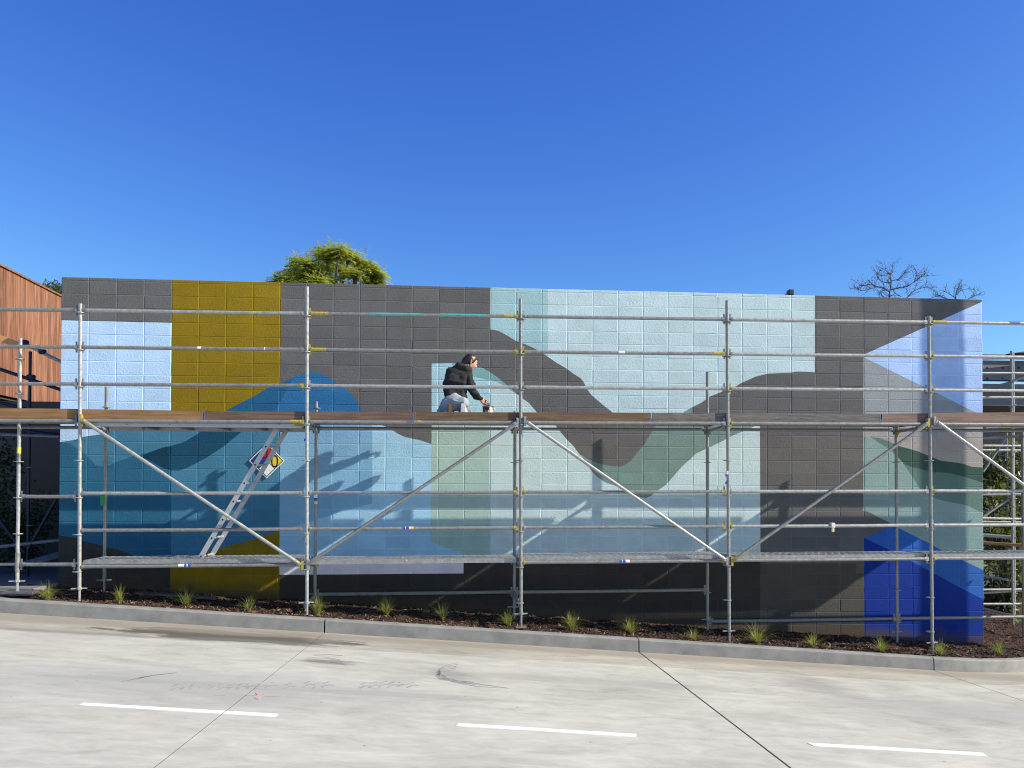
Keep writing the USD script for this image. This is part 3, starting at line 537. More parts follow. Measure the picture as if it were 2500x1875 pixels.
# ------------------------------------------------------------------ scaffold
DF, DB, TR = 1.38, .48, .0242
STX = [-2.1, .865, 3.885, 6.852, 9.837, 12.873, 15.86]
def zl(x, k=0): return 2.456+.006*x+.5*k
scaf = thing('scaffold', 'long grey tube scaffold with guard rails standing along the mural wall', 'scaffold', (6.8, -.9, -.4))
def rosette(p, x, y, z, m): obj('rosette', join([tube((x, y, z-.005), (x, y, z+.005), .061, 12)]), m, p)
def standard(par, x, y, zb, zt, m, lev, base='jack', top=None, lean=0., disc=None, name='standard'):
    s = obj(name, tube((x+lean, y, zb+.16), (x, y, zt), TR, 14), m, par, smooth=40)
    if top: obj('spigot', tube((x, y, zt), (x, y, zt+top), .019, 10), 'tube_dark', s, smooth=40)
    for k in lev:
        z = zl(x, k)
        if zb+.2 < z < zt-.02: rosette(s, x, y, z-.035, disc or m)
    obj('jack', join([tube((x+lean, y, zb), (x+lean, y, zb+.3), .0175, 8), tube((x+lean, y, zb+.155), (x+lean, y, zb+.185), .034, 8), bar((x+lean-.1, y-.02, zb+.17), (x+lean+.09, y+.02, zb+.17), .022, .016), box((x+lean-.075, y-.075, zb-.02), (x+lean+.075, y+.075, zb-.012))]), m, s)
    return s
def wedge_head(l, p, d, m):
    """the hooked end of a ledger with its wedge, at p, pointing along d"""
    d = np.asarray(d, float); d = d/np.linalg.norm(d); up = np.array([0, 0, 1.]); p = np.asarray(p, float)
    a = bar(p+d*.020-up*.004, p+d*.066-up*.004, .030, .058); w = bar(p+d*.044+up*.075, p+d*.040-up*.075, .007, .024, up=d)
    n = tube(p+d*.06, p+d*.085, TR*1.15, 10)
    obj('wedge_head', join([a, w, n]), m, l)
def ledger(par, p, q, m='tube_steel', e0='tube_steel', e1='tube_steel', name='ledger', r=TR, gap=.05):
    p, q = np.asarray(p, float), np.asarray(q, float); d = (q-p)/np.linalg.norm(q-p)
    sag = np.array([0, 0, -.003]); l = obj(name, path_tube([p+d*gap, p+(q-p)*.33+sag, p+(q-p)*.66+sag, q-d*gap], r, 14), m, par, smooth=40)
    if e0: wedge_head(l, p, d, e0)
    if e1: wedge_head(l, q, -d, e1)
    return l
def sleeve(l, p, q, t0, t1, m, r=TR+.0012, name='sticker'):
    p, q = np.asarray(p, float), np.asarray(q, float); obj(name, tube(p+(q-p)*t0, p+(q-p)*t1, r, 14), m, l, smooth=40)
Y, G_, Dk = 'yellow_paint', 'tube_bright', 'tube_dark'
ftop = [4.0, 4.05, 4.35, 4.245, 4.285, 4.12, 4.1]; fbot = [zbed(x)-.005 for x in STX]; fbot[1] = .03; fbot[2] = -.18; fbot[3] = -.36; fbot[4] = -.63; fbot[5] = -.83
fm = ['tube_steel', 'tube_bright', 'tube_bright', 'tube_steel', 'tube_steel', 'tube_steel', 'tube_dark']
lean = [0, .03, .03, .022, .03, .03, 0]
for i, x in enumerate(STX):
    s = standard(scaf, x, -DF, fbot[i], ftop[i], fm[i], range(-7, 4), lean=lean[i])
    if i in (3, 4): obj('coupling', tube((x, -DF, ftop[i]-.30), (x, -DF, ftop[i]-.28), TR+.004, 12), 'tube_dark', s)
    if i == 4:
        for k, (za, zb_, m) in enumerate([(1.93, 1.98, 'sticker_white'), (1.90, 1.93, 'sticker_blue'), (1.79, 1.83, 'sticker_blue')]): obj('sticker', tube((x, -DF, za-.15), (x, -DF, zb_-.15), TR+.0012, 12), m, s, smooth=40)
    if i == 2: obj('sticker', tube((x, -DF, 2.21), (x, -DF, 2.245), TR+.0012, 12), 'sticker_blue', s, smooth=40); obj('scuff', tube((x, -DF, .83), (x, -DF, .89), TR+.001, 12), 'tube_dark', s, smooth=40); obj('paint_band', tube((x, -DF, 3.58), (x, -DF, 3.62), TR+.001, 12), Y, s, smooth=40)
btop = [2.7, 3.035, 2.855, 2.74, 3.38, 2.72, 2.8]
for i, x in enumerate(STX):
    zb = zbed(x)+.02 if i else .12
    s = standard(scaf, x, -DB, zb, btop[i], 'tube_steel', [-1, -3, -5, -6, .62] if i < 4 else [-1, -3, -5, -6], top=.0)
    if i == 2:
        for za, zb_, m in [(1.42, 1.52, 'sticker_white'), (1.38, 1.42, 'sticker_blue'), (1.33, 1.37, 'sticker_yellow')]: obj('sticker', tube((x, -DB, za), (x, -DB, zb_), TR+.0012, 12), m, s, smooth=40)
ends = {(2, 3): (Y, Y), (2, 2): (Y, Y), (1, 1): (None, Y), (1, 0): (Y, Y), (2, 1): (G_, G_), (3, 2): (Y, Y), (4, 1): (Y, Dk), (4, 0): (Y, G_), (5, 3): (Y, G_), (5, 2): (Y, G_), (5, 1): (Y, G_), (0, 3): (Dk, Dk), (0, 0): (Dk, Dk), (3, 3): (G_, Dk), (4, 3): (Dk, G_)}
for i in range(6):
    xa, xb = STX[i], STX[i+1]
    for k in (3, 2, 1, 0, -2, -3, -4):
        if (i == 0 and k < 0) or (i == 2 and k == -4): continue
        p, q = np.array([xa, -DF, zl(xa, k)]), np.array([xb, -DF, zl(xb, k)])
        if k == -4: p[2] += .03; q[2] += .03
        if k in (-2, -3): p[2] += .02; q[2] += .02
        e0, e1 = ends.get((i, k), ('tube_steel', 'tube_steel'))
        if k < 0 and i >= 2: e0, e1 = (Y if (i+k) % 2 else G_), (Y if i != 4 else G_)
        m = 'tube_bright' if (i, k) in ((1, 3), (2, 1), (4, -2), (4, -3), (5, -2), (5, -3), (4, 2), (4, 1), (5, 2), (5, 1), (4, 3), (5, 3), (3, 1), (1, -2)) else 'tube_steel'
        l = ledger(scaf, p, q, m, e0 or 'tube_steel', e1 or 'tube_steel', name='guard_rail' if k > 0 else 'ledger')
        if (i, k) == (2, 3):
            sleeve(l, p, q, .03, .10, Y, name='painted_band'); sleeve(l, p, q, .29, .53, 'teal_paint', TR+.0006, 'painted_band'); sleeve(l, p, q, .62, .84, 'teal_paint', TR+.0006, 'painted_band'); sleeve(l, p, q, .92, .965, Y, name='painted_band')
        if (i, k) in ((2, 2), (5, 3)): sleeve(l, p, q, .025, .09, Y, name='painted_band')
        if (i, k) in ((3, 2), (1, 0)): sleeve(l, p, q, .93, .98, Y, name='painted_band')
        if (i, k) == (1, 2): sleeve(l, p, q, .515, .53, 'sticker_white'); sleeve(l, p, q, .81, .815, 'sticker_white')
        if (i, k) == (3, 2): sleeve(l, p, q, .47, .50, 'sticker_white')
        if (i, k) == (5, 3): sleeve(l, p, q, .415, .47, 'sticker_blue')
        if (i, k) == (2, 0): sleeve(l, p, q, .465, .50, 'tube_dark'); sleeve(l, p, q, .515, .535, Y)
        for (ii, kk), t in {(1, -4): .44, (2, -3): .45, (3, -4): .475}.items():
            if (i, k) == (ii, kk):
                if ii == 1: seq = [(0, .026, 'sticker_white'), (.026, .036, 'sticker_blue'), (.036, .042, 'sticker_white'), (.042, .052, 'sticker_blue')]
                else: seq = [(0, .012, 'sticker_blue'), (.012, .015, 'sticker_white'), (.015, .027, 'sticker_blue'), (.027, .03, 'sticker_red'), (.03, .036, 'sticker_white'), (.036, .05, 'sticker_yellow' if ii == 2 else 'sticker_white'), (.05, .052, 'sticker_red')]
                for a, b, mm in seq: sleeve(l, p, q, t+a, t+b, mm)
# inner row
for i in range(6):
    xa, xb = STX[i], STX[i+1]
    for k, dz in ((0, -.022), (-4, .0)):
        ledger(scaf, (xa, -DB, zl(xa, k)+dz), (xb, -DB, zl(xb, k)+dz), 'tube_steel', Dk, Dk)
for i, k, dz in ((2, -5, .01), (3, -5, .005), (4, -6, .02), (5, -6, .02)):
    ledger(scaf, (STX[i], -DB, zl(STX[i], k)+dz), (STX[i+1], -DB, zl(STX[i+1], k)+dz), 'tube_steel', 'tube_steel', 'tube_steel')
p, q = np.array([STX[4], -DB, zl(STX[4])-.022]), np.array([STX[5], -DB, zl(STX[5])-.022])
for i, x in enumerate(STX):
    ledger(scaf, (x, -DF, zl(x)-.03), (x, -DB, zl(x)-.05), 'tube_steel', Dk, Y if i in (3, 5) else Dk, name='transom')
    ledger(scaf, (x, -DF, zl(x, -4)-.0), (x, -DB, zl(x, -4)-.01), 'tube_steel', Dk, Dk, name='transom')
    if i in (2, 3): ledger(scaf, (x, -DF, zl(x, -5)-.04), (x, -DB, zl(x, -5)-.01), 'tube_steel', 'tube_bright', Dk, name='transom')
def brace(par, p, q, m='tube_steel', e0='tube_steel', e1='tube_steel', r=.0235):
    p, q = np.asarray(p, float), np.asarray(q, float); d = (q-p)/np.linalg.norm(q-p)
    l = obj('brace', tube(p+d*.05, q-d*.05, r, 14), m, par, smooth=40)
    for a, s, e in ((p, d, e0), (q, -d, e1)):
        obj('brace_head', join([bar(a+s*.02, a+s*.19, .018, .052, up=np.cross(d, (0, 1, 0))), bar(a+np.array([0, .02, .06]), a+np.array([0, .02, -.07]), .03, .045, up=(0, 1, 0))]), e, l)
DX = DF+.05
for (a, b, m, e0, e1) in (((196, 1022), (738, 1381), 'tube_bright', Y, Y), ((1264, 1031), (752, 1377), 'tube_steel', G_, G_), ((1282, 1027), (1776, 1370), 'tube_bright', G_, G_), ((2268, 1031), (1788, 1370), 'tube_steel', Y, Y)):
    brace(scaf, at(*a, DX), at(*b, DX), m, e0, e1)
brace(scaf, at(2283, 1026, DX), (15.8, -DX, .60), 'tube_bright', G_, G_)
# short bay to the walkway at the left
sx, sy = at(45, 1200, 1.30)[:2]
sl = standard(scaf, sx, sy, .125, at(45, 826, 1.30)[2], 'tube_bright', [], name='standard')
for y in (877, 961, 1127, 1215, 1303): rosette(sl, sx, sy, at(45, y, 1.30)[2], 'tube_bright')
obj('sole_board', cbox((sx-.16, sy-.12, .127), (sx+.26, sy+.12, .165), .006), 'tube_dark', sl)
obj('sticker', tube((sx, sy, 2.10), (sx, sy, 2.02), TR+.0012, 12), 'sticker_yellow', sl, smooth=40); obj('sticker', tube((sx, sy, 2.02), (sx, sy, 1.86), TR+.0012, 12), 'tube_dark', sl, smooth=40)
obj('sleeve', tube((sx, sy, .42), (sx, sy, .68), .031, 12), 'tube_steel', sl, smooth=40)
for y in (1212, 1378): ledger(scaf, at(45, y, 1.30), (STX[1], -DF, at(190, y, DF)[2]), 'tube_steel', 'tube_steel', 'tube_steel')

# decks, boards, ladder (each can be lifted off)
PLG = 'steel planks of the upper platform'; LPG = 'steel planks of the lower platform'
def steel_plank(x0, x1, d0, d1, zt, label, group, m='plank_steel', slope=.006):
    """a perforated steel plank: top sheet with ribs, two side channels, end caps"""
    o = thing('plank', label, 'plank', ((x0+x1)/2, -(d0+d1)/2, zt), group)
    dz = slope*(x1-x0); q = lambda x: zt+slope*(x-(x0+x1)/2)
    obj('deck_sheet', bar((x0, -(d0+d1)/2, q(x0)-.002), (x1, -(d0+d1)/2, q(x1)-.002), d1-d0, .004), m, o)
    for d in (d0+.004, d1-.004): obj('side_channel', bar((x0, -d, q(x0)-.032), (x1, -d, q(x1)-.032), .0075, .055), m, o)
    for x in (x0+.02, x1-.02): obj('hook', box((x-.018, -d1+.02, q(x)-.07), (x+.018, -d0-.02, q(x)-.006)), 'tube_dark', o)
    rib = [bar((x0+.05+i*.1, -d1+.03, q(x0+.05+i*.1)+.0022), (x0+.05+i*.1, -d0-.03, q(x0+.05+i*.1)+.0022), .035, .004) for i in range(int((x1-x0-.1)/.1))]
    obj('tread_ribs', join(rib), m, o)
pos = ['outermost', 'middle', 'innermost']
bayname = {0: 'left of the first full bay', 2: 'in the bay right of the hatch deck', 3: 'in the middle bay', 4: 'in the bay before the cobalt corner', 5: 'beyond the last full standard'}
for i in (0, 2, 3, 4, 5):
    x0, x1 = STX[i]+(.2 if i in (3, 4, 5) else .04), STX[i+1]-.03
    if i == 5: x1 = 16.28
    for j, d0 in enumerate((1.125, .895, .67)):
        steel_plank(x0, x1, d0, d0+.222, 2.562+.006*(x0+x1)/2-.03, f'{pos[j]} upper platform plank {bayname[i]}', PLG)
for i in range(6):
    x0, x1 = STX[i]+(.2 if i in (3, 4, 5) else .04), STX[i+1]-.04
    w_ = bayname.get(i, 'in the ladder bay'); z = 2.532+.006*x0
    o = obj('infill_board', cbox((x0, -.585, z-.038), (x1, -.508, z+.01), .004), 'board_grey', label=f'narrow inner board of the upper platform {w_}', cat='board', group='narrow boards at the wall side of the upper platform', loc=((x0+x1)/2, -.55, z))
lowname = {1: 'under the ladder', 2: 'above the lilac band', 3: 'in the middle bay', 4: 'before the cobalt corner', 5: 'at the cobalt corner'}
for i in (1, 2, 3, 4, 5):
    x0, x1 = STX[i]+.06, STX[i+1]-.05
    for j, d0 in enumerate((1.115, .885, .66)):
        z = {1: .585, 2: .575, 3: .615, 4: .615, 5: .63}[i]
        steel_plank(x0, x1, d0, d0+.222, z, f'{pos[j]} steel plank of the lower platform {lowname[i]}', LPG)
# aluminium hatch deck in bay 1
hd = thing('hatch_deck', 'aluminium trapdoor deck spanning the left bay above the ladder', 'deck', ((STX[1]+STX[2])/2, -1, 2.5))
x0, x1 = STX[1]+.07, STX[2]-.06
zA, zB = at(450, 1032, 1.33)[2], at(450, 1043, 1.33)[2]
obj('side_rail', cbox((x0, -1.345, zB), (x1, -1.315, zA), .004), 'aluminium', hd)
zA2, zB2 = at(500, 1042.5, .66)[2], at(500, 1053, .66)[2]
obj('side_rail', cbox((x0+.05, -.675, zB2), (x1, -.645, zA2), .004), 'aluminium', hd)
obj('deck_panel', box((x0, -1.314, zA-.018), (x1-.75, -.676, zA-.004)), 'board_red', hd)
obj('trapdoor', box((x1-.745, -1.314, zA-.016), (x1-.02, -.676, zA-.002)), 'board_red', hd)
for t in (.25, .42, .6, .78): xx_ = x0+(x1-x0)*t; obj('cross_beam', box((xx_-.03, -1.3, zB2+.01), (xx_+.03, -.69, zB2+.045)), 'tube_dark', hd)
for px in (350, 448, 560): h = at(px, 1046, .68); obj('bracket', box(h-(.018, .004, .018), h+(.018, .004, .018)), 'tube_dark', hd)
for px in (310, 415, 683): h = at(px, 1036, 1.347); obj('rivet', tube(h-(0, .004, 0), h+(0, .003, 0), .006, 8), 'dark_hole', hd)
h = at(733, 1035, 1.349); obj('end_plate', box(h-(.08, .003, .028), h+(.05, .002, .028)), Y, hd)
# toe boards
TB = 'toe boards along the front of the upper platform'
def toe(pxa, pxb, ya, yb, m, label, ht=.148, d=1.335):
    a, b = at(pxa, ya, d), at(pxb, yb, d); s = thing('toe_board', label, 'toe board', (a+b)/2, TB)
    mm = bar(a-(0, 0, ht/2), b-(0, 0, ht/2), .036, ht); obj('board', mm, m, s)
    for e, sg in ((a, 1), (b, -1)): obj('end_band', bar(e-(0, 0, ht/2)+(sg*.001, 0, 0), e-(0, 0, ht/2)+(sg*.012, 0, 0), .0385, ht+.003), 'tube_dark', s)
    n = np.random.default_rng(int(pxa+500))
    for q in range(3): w = a+(b-a)*n.uniform(.08, .92)-np.array([0, .0187, ht*n.uniform(.25, .8)]); obj('knot', tube(w, w-(0, .0008, 0), n.uniform(.007, .012), 8), 'shoe_sole', s)
toe(-330, 496, 991, 1003.5, 'board_pine', 'pale pine toe board at the left end of the platform')
toe(499, 1010, 1003.6, 1006, 'board_red', 'reddish worn toe board left of the kneeling painter')
toe(1013, 1589, 1006, 1008, 'board_tan', 'tan toe board below the kneeling painter')
toe(1592, 2149, 1007.6, 1011, 'board_grey', 'grey weathered toe board with swirling grain')
toe(2152, 2570, 1011, 1005, 'board_pink', 'pinkish bare toe board at the right end of the platform', ht=.15)
# ladder
lad = thing('ladder', 'aluminium access ladder leaning from the lower platform to the hatch deck', 'ladder', at(490, 1362, 1.12))
a0, a1 = at(489, 1362, 1.14), at(676, 1046, 1.14); b0, b1 = at(517, 1356, .72), at(700, 1049, .72)
obj('stile', bar(a0, a1, .026, .064, up=(-1, 0, .6)), 'aluminium', lad); obj('stile', bar(b0, b1, .026, .064, up=(-1, 0, .6)), 'aluminium', lad)
for t in (.0, .142, .285, .428, .572, .715, .858):
    t = .012+t*.985; p, q = a0+(a1-a0)*t, b0+(b1-b0)*t
    r = obj('rung', tube(p, q, .0165, 10), 'aluminium', lad, smooth=40); obj('rung_end', tube(p-(0, .0155, 0), p-(0, .0132, 0), .0125, 10), 'dark_hole', r)
# hazard diamond
sg = thing('hazard_sign', 'diamond hazard sign in blue, red, yellow and white behind the ladder', 'sign', at(651.5, 1125, .0))
c0 = at(651.5, 1125, .02); S = .268
def diamond(cx, cz, h, y, t): return trimesh.Trimesh(np.array([(cx+h*a, yy_, cz+h*b) for yy_ in (y, y+t) for a, b in ((0, 1), (1, 0), (0, -1), (-1, 0))]), [[0, 1, 2], [0, 2, 3], [4, 6, 5], [4, 7, 6]]+[f for i in range(4) for f in ([i, 4+i, 4+(i+1) % 4], [i, 4+(i+1) % 4, (i+1) % 4])], process=False)
def fixed(m): m.fix_normals(); return m
obj('plate', fixed(diamond(c0[0], c0[2], S, -.022, .010)), 'sign_white', sg); obj('border', fixed(diamond(c0[0], c0[2], S*.93, -.0236, .001)), 'sign_black', sg)
hq = S*.93/2*.91; e = S*.93/2*.955
for nm, dx, dz, m in (('blue_panel', -e, 0, 'sign_blue'), ('red_panel', 0, e, 'sign_red'), ('yellow_panel', e, 0, 'sign_yellow'), ('white_panel', 0, -e, 'sign_white')): obj(nm, fixed(diamond(c0[0]+dx, c0[2]+dz, hq, -.025, .001)), m, sg)
def text_on(par, txt, x, z, h, y, sx=1.0):
    t = meshkit.text_mesh(txt, h, .001, bold=False); t.apply_translation(-(t.bounds[0]+t.bounds[1])/2); t.apply_scale([sx, 1, 1]); t.apply_transform(trimesh.transformations.rotation_matrix(math.pi/2, (1, 0, 0))); t.apply_translation((x, y, z)); obj('digit', t, 'sign_black', par)
text_on(sg, '0', c0[0]+e, c0[2]-.005, .185, -.0265, .80); text_on(sg, '1', c0[0], c0[2]+e, .15, -.0265)
# green tag and rail clip
g = at(251, 1222, .51); tg = thing('scaffold_tag', 'green inspection tag hanging on the first inner post', 'tag', g)
obj('tag_plate', cbox(g-(.035, .003, .07), g+(.035, .003, .07), .002), 'green_tag', tg); obj('tie', path_tube([g+(0, 0, .07), g+(.02, .005, .10), (STX[1]-.02, -DB-.026, g[2]+.12)], .003, 6), 'black_plastic', tg)
g = at(2034, 1283, DF+.03); cl = thing('rail_clip', 'small pale clip hanging from a lower rail before the charcoal blocks', 'clip', g)
obj('jaw', cbox(g+(-.028, -.012, -.035), g+(.028, .07, .038), .008), 'shoe_white', cl); obj('hanger', cbox(g+(-.02, -.008, -.095), g+(.016, .02, -.038), .007), 'can_cream', cl)
# rags and offcuts in the bed
def stick(label, a, b, w, h, m, cat): obj('offcut', bar(np.append(a[:2], zbed(a[0])+.05), np.append(b[:2], zbed(b[0])+.05), w, h), m, label=label, cat=cat, loc=np.append(a[:2], zbed(a[0])))
stick('pale board lying on the mulch behind the second grass tuft', (1.35, -.55), (2.5, -.62), .14, .03, 'board_grey', 'board')

# ------------------------------------------------------------------ the painter
DECK = 2.572
def hull(spheres, n=20):
    pts = []
    for p, r in spheres: m = Manifold.sphere(r, n).translate([float(a) for a in p]); pts.append(m)
    return Manifold.batch_hull(pts)
def chain(js): return [hull([js[i], js[i+1]]) for i in range(len(js)-1)]
def skin_mesh(parts, edge=.014, it=12):
    m = Manifold.batch_boolean(parts, manifold3d.OpType.Add).refine_to_length(edge); me = m.to_mesh()
    t = trimesh.Trimesh(me.vert_properties[:, :3], me.tri_verts, process=True); trimesh.smoothing.filter_taubin(t, lamb=.5, nu=.53, iterations=it); return t
A = at
per = thing('person', 'painter in black hoodie and blue jeans kneeling on the platform, reaching right with a brush', 'person', A(1110, 1020, .85))
pel = A(1110, 981, .93); hipL, hipR = A(1097, 985, .95), A(1126, 985, .93)
kneL, kneR = A(1072, 1012, .50), A(1142, 1014, .46); kneL[2] = kneR[2] = DECK+.062
ankL, ankR = A(1100, 1004, 1.06), A(1131, 1004, 1.04); ankL[2] = ankR[2] = DECK+.13
toeL, toeR = ankL.copy(), ankR.copy(); toeL[2] = toeR[2] = DECK+.03; toeL[1] -= .02; toeR[1] -= .01
wai, mid, che = A(1113, 962, .89), A(1112, 938, .84), A(1118, 915, .78)
shL, shR = A(1100, 907, .72), A(1141, 909, .83); nek = A(1133, 898, .74); H = A(1148, 885, .70)
elR, wrR = A(1149, 948, .84), A(1174, 975, .74); elL, wrL = A(1094, 945, .58), A(1112, 962, .44)
fwd = np.array([.90, .20, -.40]); fwd /= np.linalg.norm(fwd); lef = np.cross([.25, .05, 1.], fwd); lef /= np.linalg.norm(lef); hup = np.cross(fwd, lef)
hd_ = lambda f, l, u: H+fwd*f+lef*l+hup*u
# hand: palm, four fingers and a thumb closing on the brush
hd_dir = A(1190, 990, .70)-wrR; hd_dir /= np.linalg.norm(hd_dir); hs = np.cross(hd_dir, [0, -1, .2]); hs /= np.linalg.norm(hs); hn = np.cross(hs, hd_dir)
palm0, palm1 = wrR+hd_dir*.02, wrR+hd_dir*.085
def hand(w, d, s, n):
    out = [hull([(w, .022), (w+d*.03+s*.022, .015), (w+d*.03-s*.022, .015), (w+d*.085+s*.03, .012), (w+d*.085-s*.03, .012)])]
    for i, (o, ln) in enumerate(((-.030, .066), (-.011, .078), (.010, .072), (.029, .056))):
        k0 = w+d*.085+s*o; k1 = k0+d*ln*.5+n*.012; k2 = k1+d*ln*.28+n*.022; k3 = k2+d*ln*.1+n*.020
        out += chain([(k0, .0095), (k1, .009), (k2, .0082), (k3, .0075)])
    t0 = w+d*.03-s*.028; t1 = t0+d*.03-s*.018+n*.014; t2 = t1+d*.026+s*.006+n*.016
    return out+chain([(t0, .012), (t1, .0105), (t2, .009)])
body = chain([(pel, .08), (wai, .08), (mid, .095), (che, .105), (nek, .055)]) + chain([(nek, .050), (hd_(-.03, 0, -.05), .048)])
body += chain([(che, .09), (shL, .05), (elL, .040), (wrL, .028)]) + chain([(che, .09), (shR, .05), (elR, .040), (wrR, .026)])
body += chain([(pel, .08), (hipL, .08), (kneL, .055), (ankL, .038), (toeL, .026)]) + chain([(pel, .08), (hipR, .08), (kneR, .055), (ankR, .038), (toeR, .026)])
body += [hull([(hd_(-.015, 0, .03), .080), (hd_(.04, 0, .035), .056), (hd_(-.05, 0, .01), .066)]), hull([(hd_(.04, 0, .02), .058), (hd_(.05, .026, -.022), .036), (hd_(.05, -.026, -.022), .036), (hd_(.066, 0, -.078), .021), (hd_(.02, .035, -.055), .028), (hd_(.02, -.035, -.055), .028)]),
         hull([(hd_(.092, 0, .012), .007), (hd_(.112, 0, -.020), .009), (hd_(.088, .011, -.026), .009), (hd_(.088, -.011, -.026), .009)]), hull([(hd_(.082, .016, -.048), .008), (hd_(.088, 0, -.046), .009), (hd_(.082, -.016, -.048), .008)]), hull([(hd_(.082, .02, .028), .012), (hd_(.086, -.02, .028), .012)])]
for s in (1, -1): body += [hull([(hd_(-.006, s*.076, .012), .014), (hd_(-.012, s*.086, .02), .012), (hd_(-.002, s*.078, -.024), .009)])]
bt = skin_mesh(body+hand(wrR, hd_dir, hs, hn)+hand(wrL, np.array([.3, .7, -.6])/np.linalg.norm([.3, .7, -.6]), np.array([.9, -.1, .4]), np.array([0, -.6, -.7])), .009, 6)
obj('body', bt, 'skin', per, smooth=True)
for s in (1, -1):
    obj('eyelid', hull([(hd_(.080, s*.022, .008), .006), (hd_(.074, s*.042, .006), .005), (hd_(.079, s*.032, .003), .006)]), 'lash_dark', per)
obj('mouth', hull([(hd_(.0945, .012, -.049), .003), (hd_(.098, 0, -.048), .003), (hd_(.0945, -.012, -.049), .003)]), 'belt_brown', per)
hair = [hull([(hd_(-.022, 0, .040), .087), (hd_(.030, 0, .066), .052), (hd_(-.055, 0, .0), .074)]), hull([(hd_(.0, 0, .055), .078), (hd_(.050, 0, .082), .034), (hd_(.0, -.03, .03), .056), (hd_(.0, .03, .03), .056)]),
        hull([(hd_(-.06, 0, -.01), .068), (hd_(-.075, 0, -.07), .045)]), *chain([(hd_(-.085, 0, -.05), .036), (hd_(-.105, 0, -.10), .030), (hd_(-.10, 0, -.15), .018)])]
obj('hair', skin_mesh(hair, .012, 6), 'hair_brown', per, smooth=True)
s_ = lambda a, o: np.asarray(a)+np.asarray(o)
hood = [hull([(s_(wai, (-.075, -.02, -.05)), .098), (s_(wai, (.065, 0, -.05)), .098), (s_(mid, (-.07, -.02, 0)), .112), (s_(mid, (.055, 0, 0)), .110)]), hull([(s_(mid, (-.07, -.02, 0)), .112), (s_(mid, (.055, 0, 0)), .110), (s_(che, (-.07, -.02, 0)), .105), (s_(che, (.06, 0, .0)), .105), (shL, .060), (shR, .060)]), hull([(shL, .062), (shR, .062), (nek, .07)])]
hood += chain([(shL, .068), (elL, .058), (wrL, .045)])+chain([(shR, .070), (s_(elR, (0, -.01, .05)), .062), (elR, .062), (s_((elR*.45+wrR*.55), (0, 0, -.012)), .052), (wrR-hd_dir*.015, .040)])
hood += [hull([(wrR-hd_dir*.02, .038), (wrR-hd_dir*.055, .040)]), hull([(s_(wai, (-.08, -.035, -.125)), .085), (s_(wai, (.065, -.02, -.12)), .085), (s_(wai, (-.08, -.03, -.08)), .096), (s_(wai, (.065, -.015, -.08)), .096)])]
hood += chain([(s_(nek, (-.10, .02, .0)), .045), (s_(nek, (-.075, -.085, -.005)), .052), (s_(nek, (.01, -.12, -.03)), .05), (s_(nek, (.075, -.06, -.04)), .042), (s_(nek, (.08, .03, -.04)), .035)]) + chain([(s_(nek, (-.09, .02, .045)), .03), (s_(nek, (-.07, -.06, .04)), .032), (s_(nek, (-.02, -.09, .015)), .03)])
def folds(t, amp, sc, seed):
    n = t.vertex_normals; p = np.asarray(t.vertices)*np.array(sc); t.vertices = t.vertices+n*((meshkit.fbm(p, 2, seed)-.5)*amp)[:, None]; return t
obj('hoodie', folds(skin_mesh(hood, .012, 5), .045, (13, 13, 20), 5), 'hoodie_black', per, smooth=True)
obj('hood_lining', skin_mesh(chain([(s_(nek, (-.055, -.035, .035)), .03), (s_(nek, (.0, -.075, .01)), .033), (s_(nek, (.055, -.045, -.02)), .026)]), .012, 6), 'hood_lining', per, smooth=True)
jean = [hull([(hipL, .112), (hipR, .112), (s_(pel, (0, 0, .03)), .105)]), hull([(s_(wai, (-.06, 0, -.09)), .09), (s_(wai, (.05, 0, -.09)), .09), (hipL, .10), (hipR, .10)])]
jean += chain([(hipL, .112), ((hipL+kneL)/2+np.array([0, 0, .01]), .092), (kneL, .066), ((kneL+ankL)/2, .058), (ankL+np.array([0, .03, .0]), .050)])+chain([(hipR, .112), ((hipR+kneR)/2+np.array([0, 0, .01]), .092), (kneR, .066), ((kneR+ankR)/2, .058), (ankR+np.array([0, .03, .0]), .050)])
jb = folds(skin_mesh(jean, .012, 5), .03, (15, 15, 22), 8); obj('jeans', jb, 'denim', per, smooth=True)
bw = wai+np.array([.035, -.098, -.085])
obj('back_pocket', bar(hipL+np.array([.005, -.110, .06]), hipL+np.array([.005, -.117, -.03]), .075, .006, up=(0, 1, .1)), 'denim', per); obj('back_pocket', bar(hipR+np.array([-.005, -.110, .06]), hipR+np.array([-.005, -.117, -.03]), .075, .006, up=(0, 1, .1)), 'denim', per)
for an_, to_, m in ((ankL, toeL, 'shoe_sole'), (ankR, toeR, 'shoe_white')):
    he = an_+np.array([0, -.02, .06]); sh = obj('shoe', skin_mesh([hull([(he, .036), (an_+np.array([-.012, -.01, -.03]), .036), (an_+np.array([.014, -.01, -.03]), .036), (to_, .030)])], .01, 4), 'shoe_white' if m == 'shoe_white' else 'lash_dark', per, smooth=True)
    obj('sole', bar(he+np.array([0, -.038, .025]), to_+np.array([0, -.036, .0]), .062, .014, up=(0, 1, .1)), m, sh)
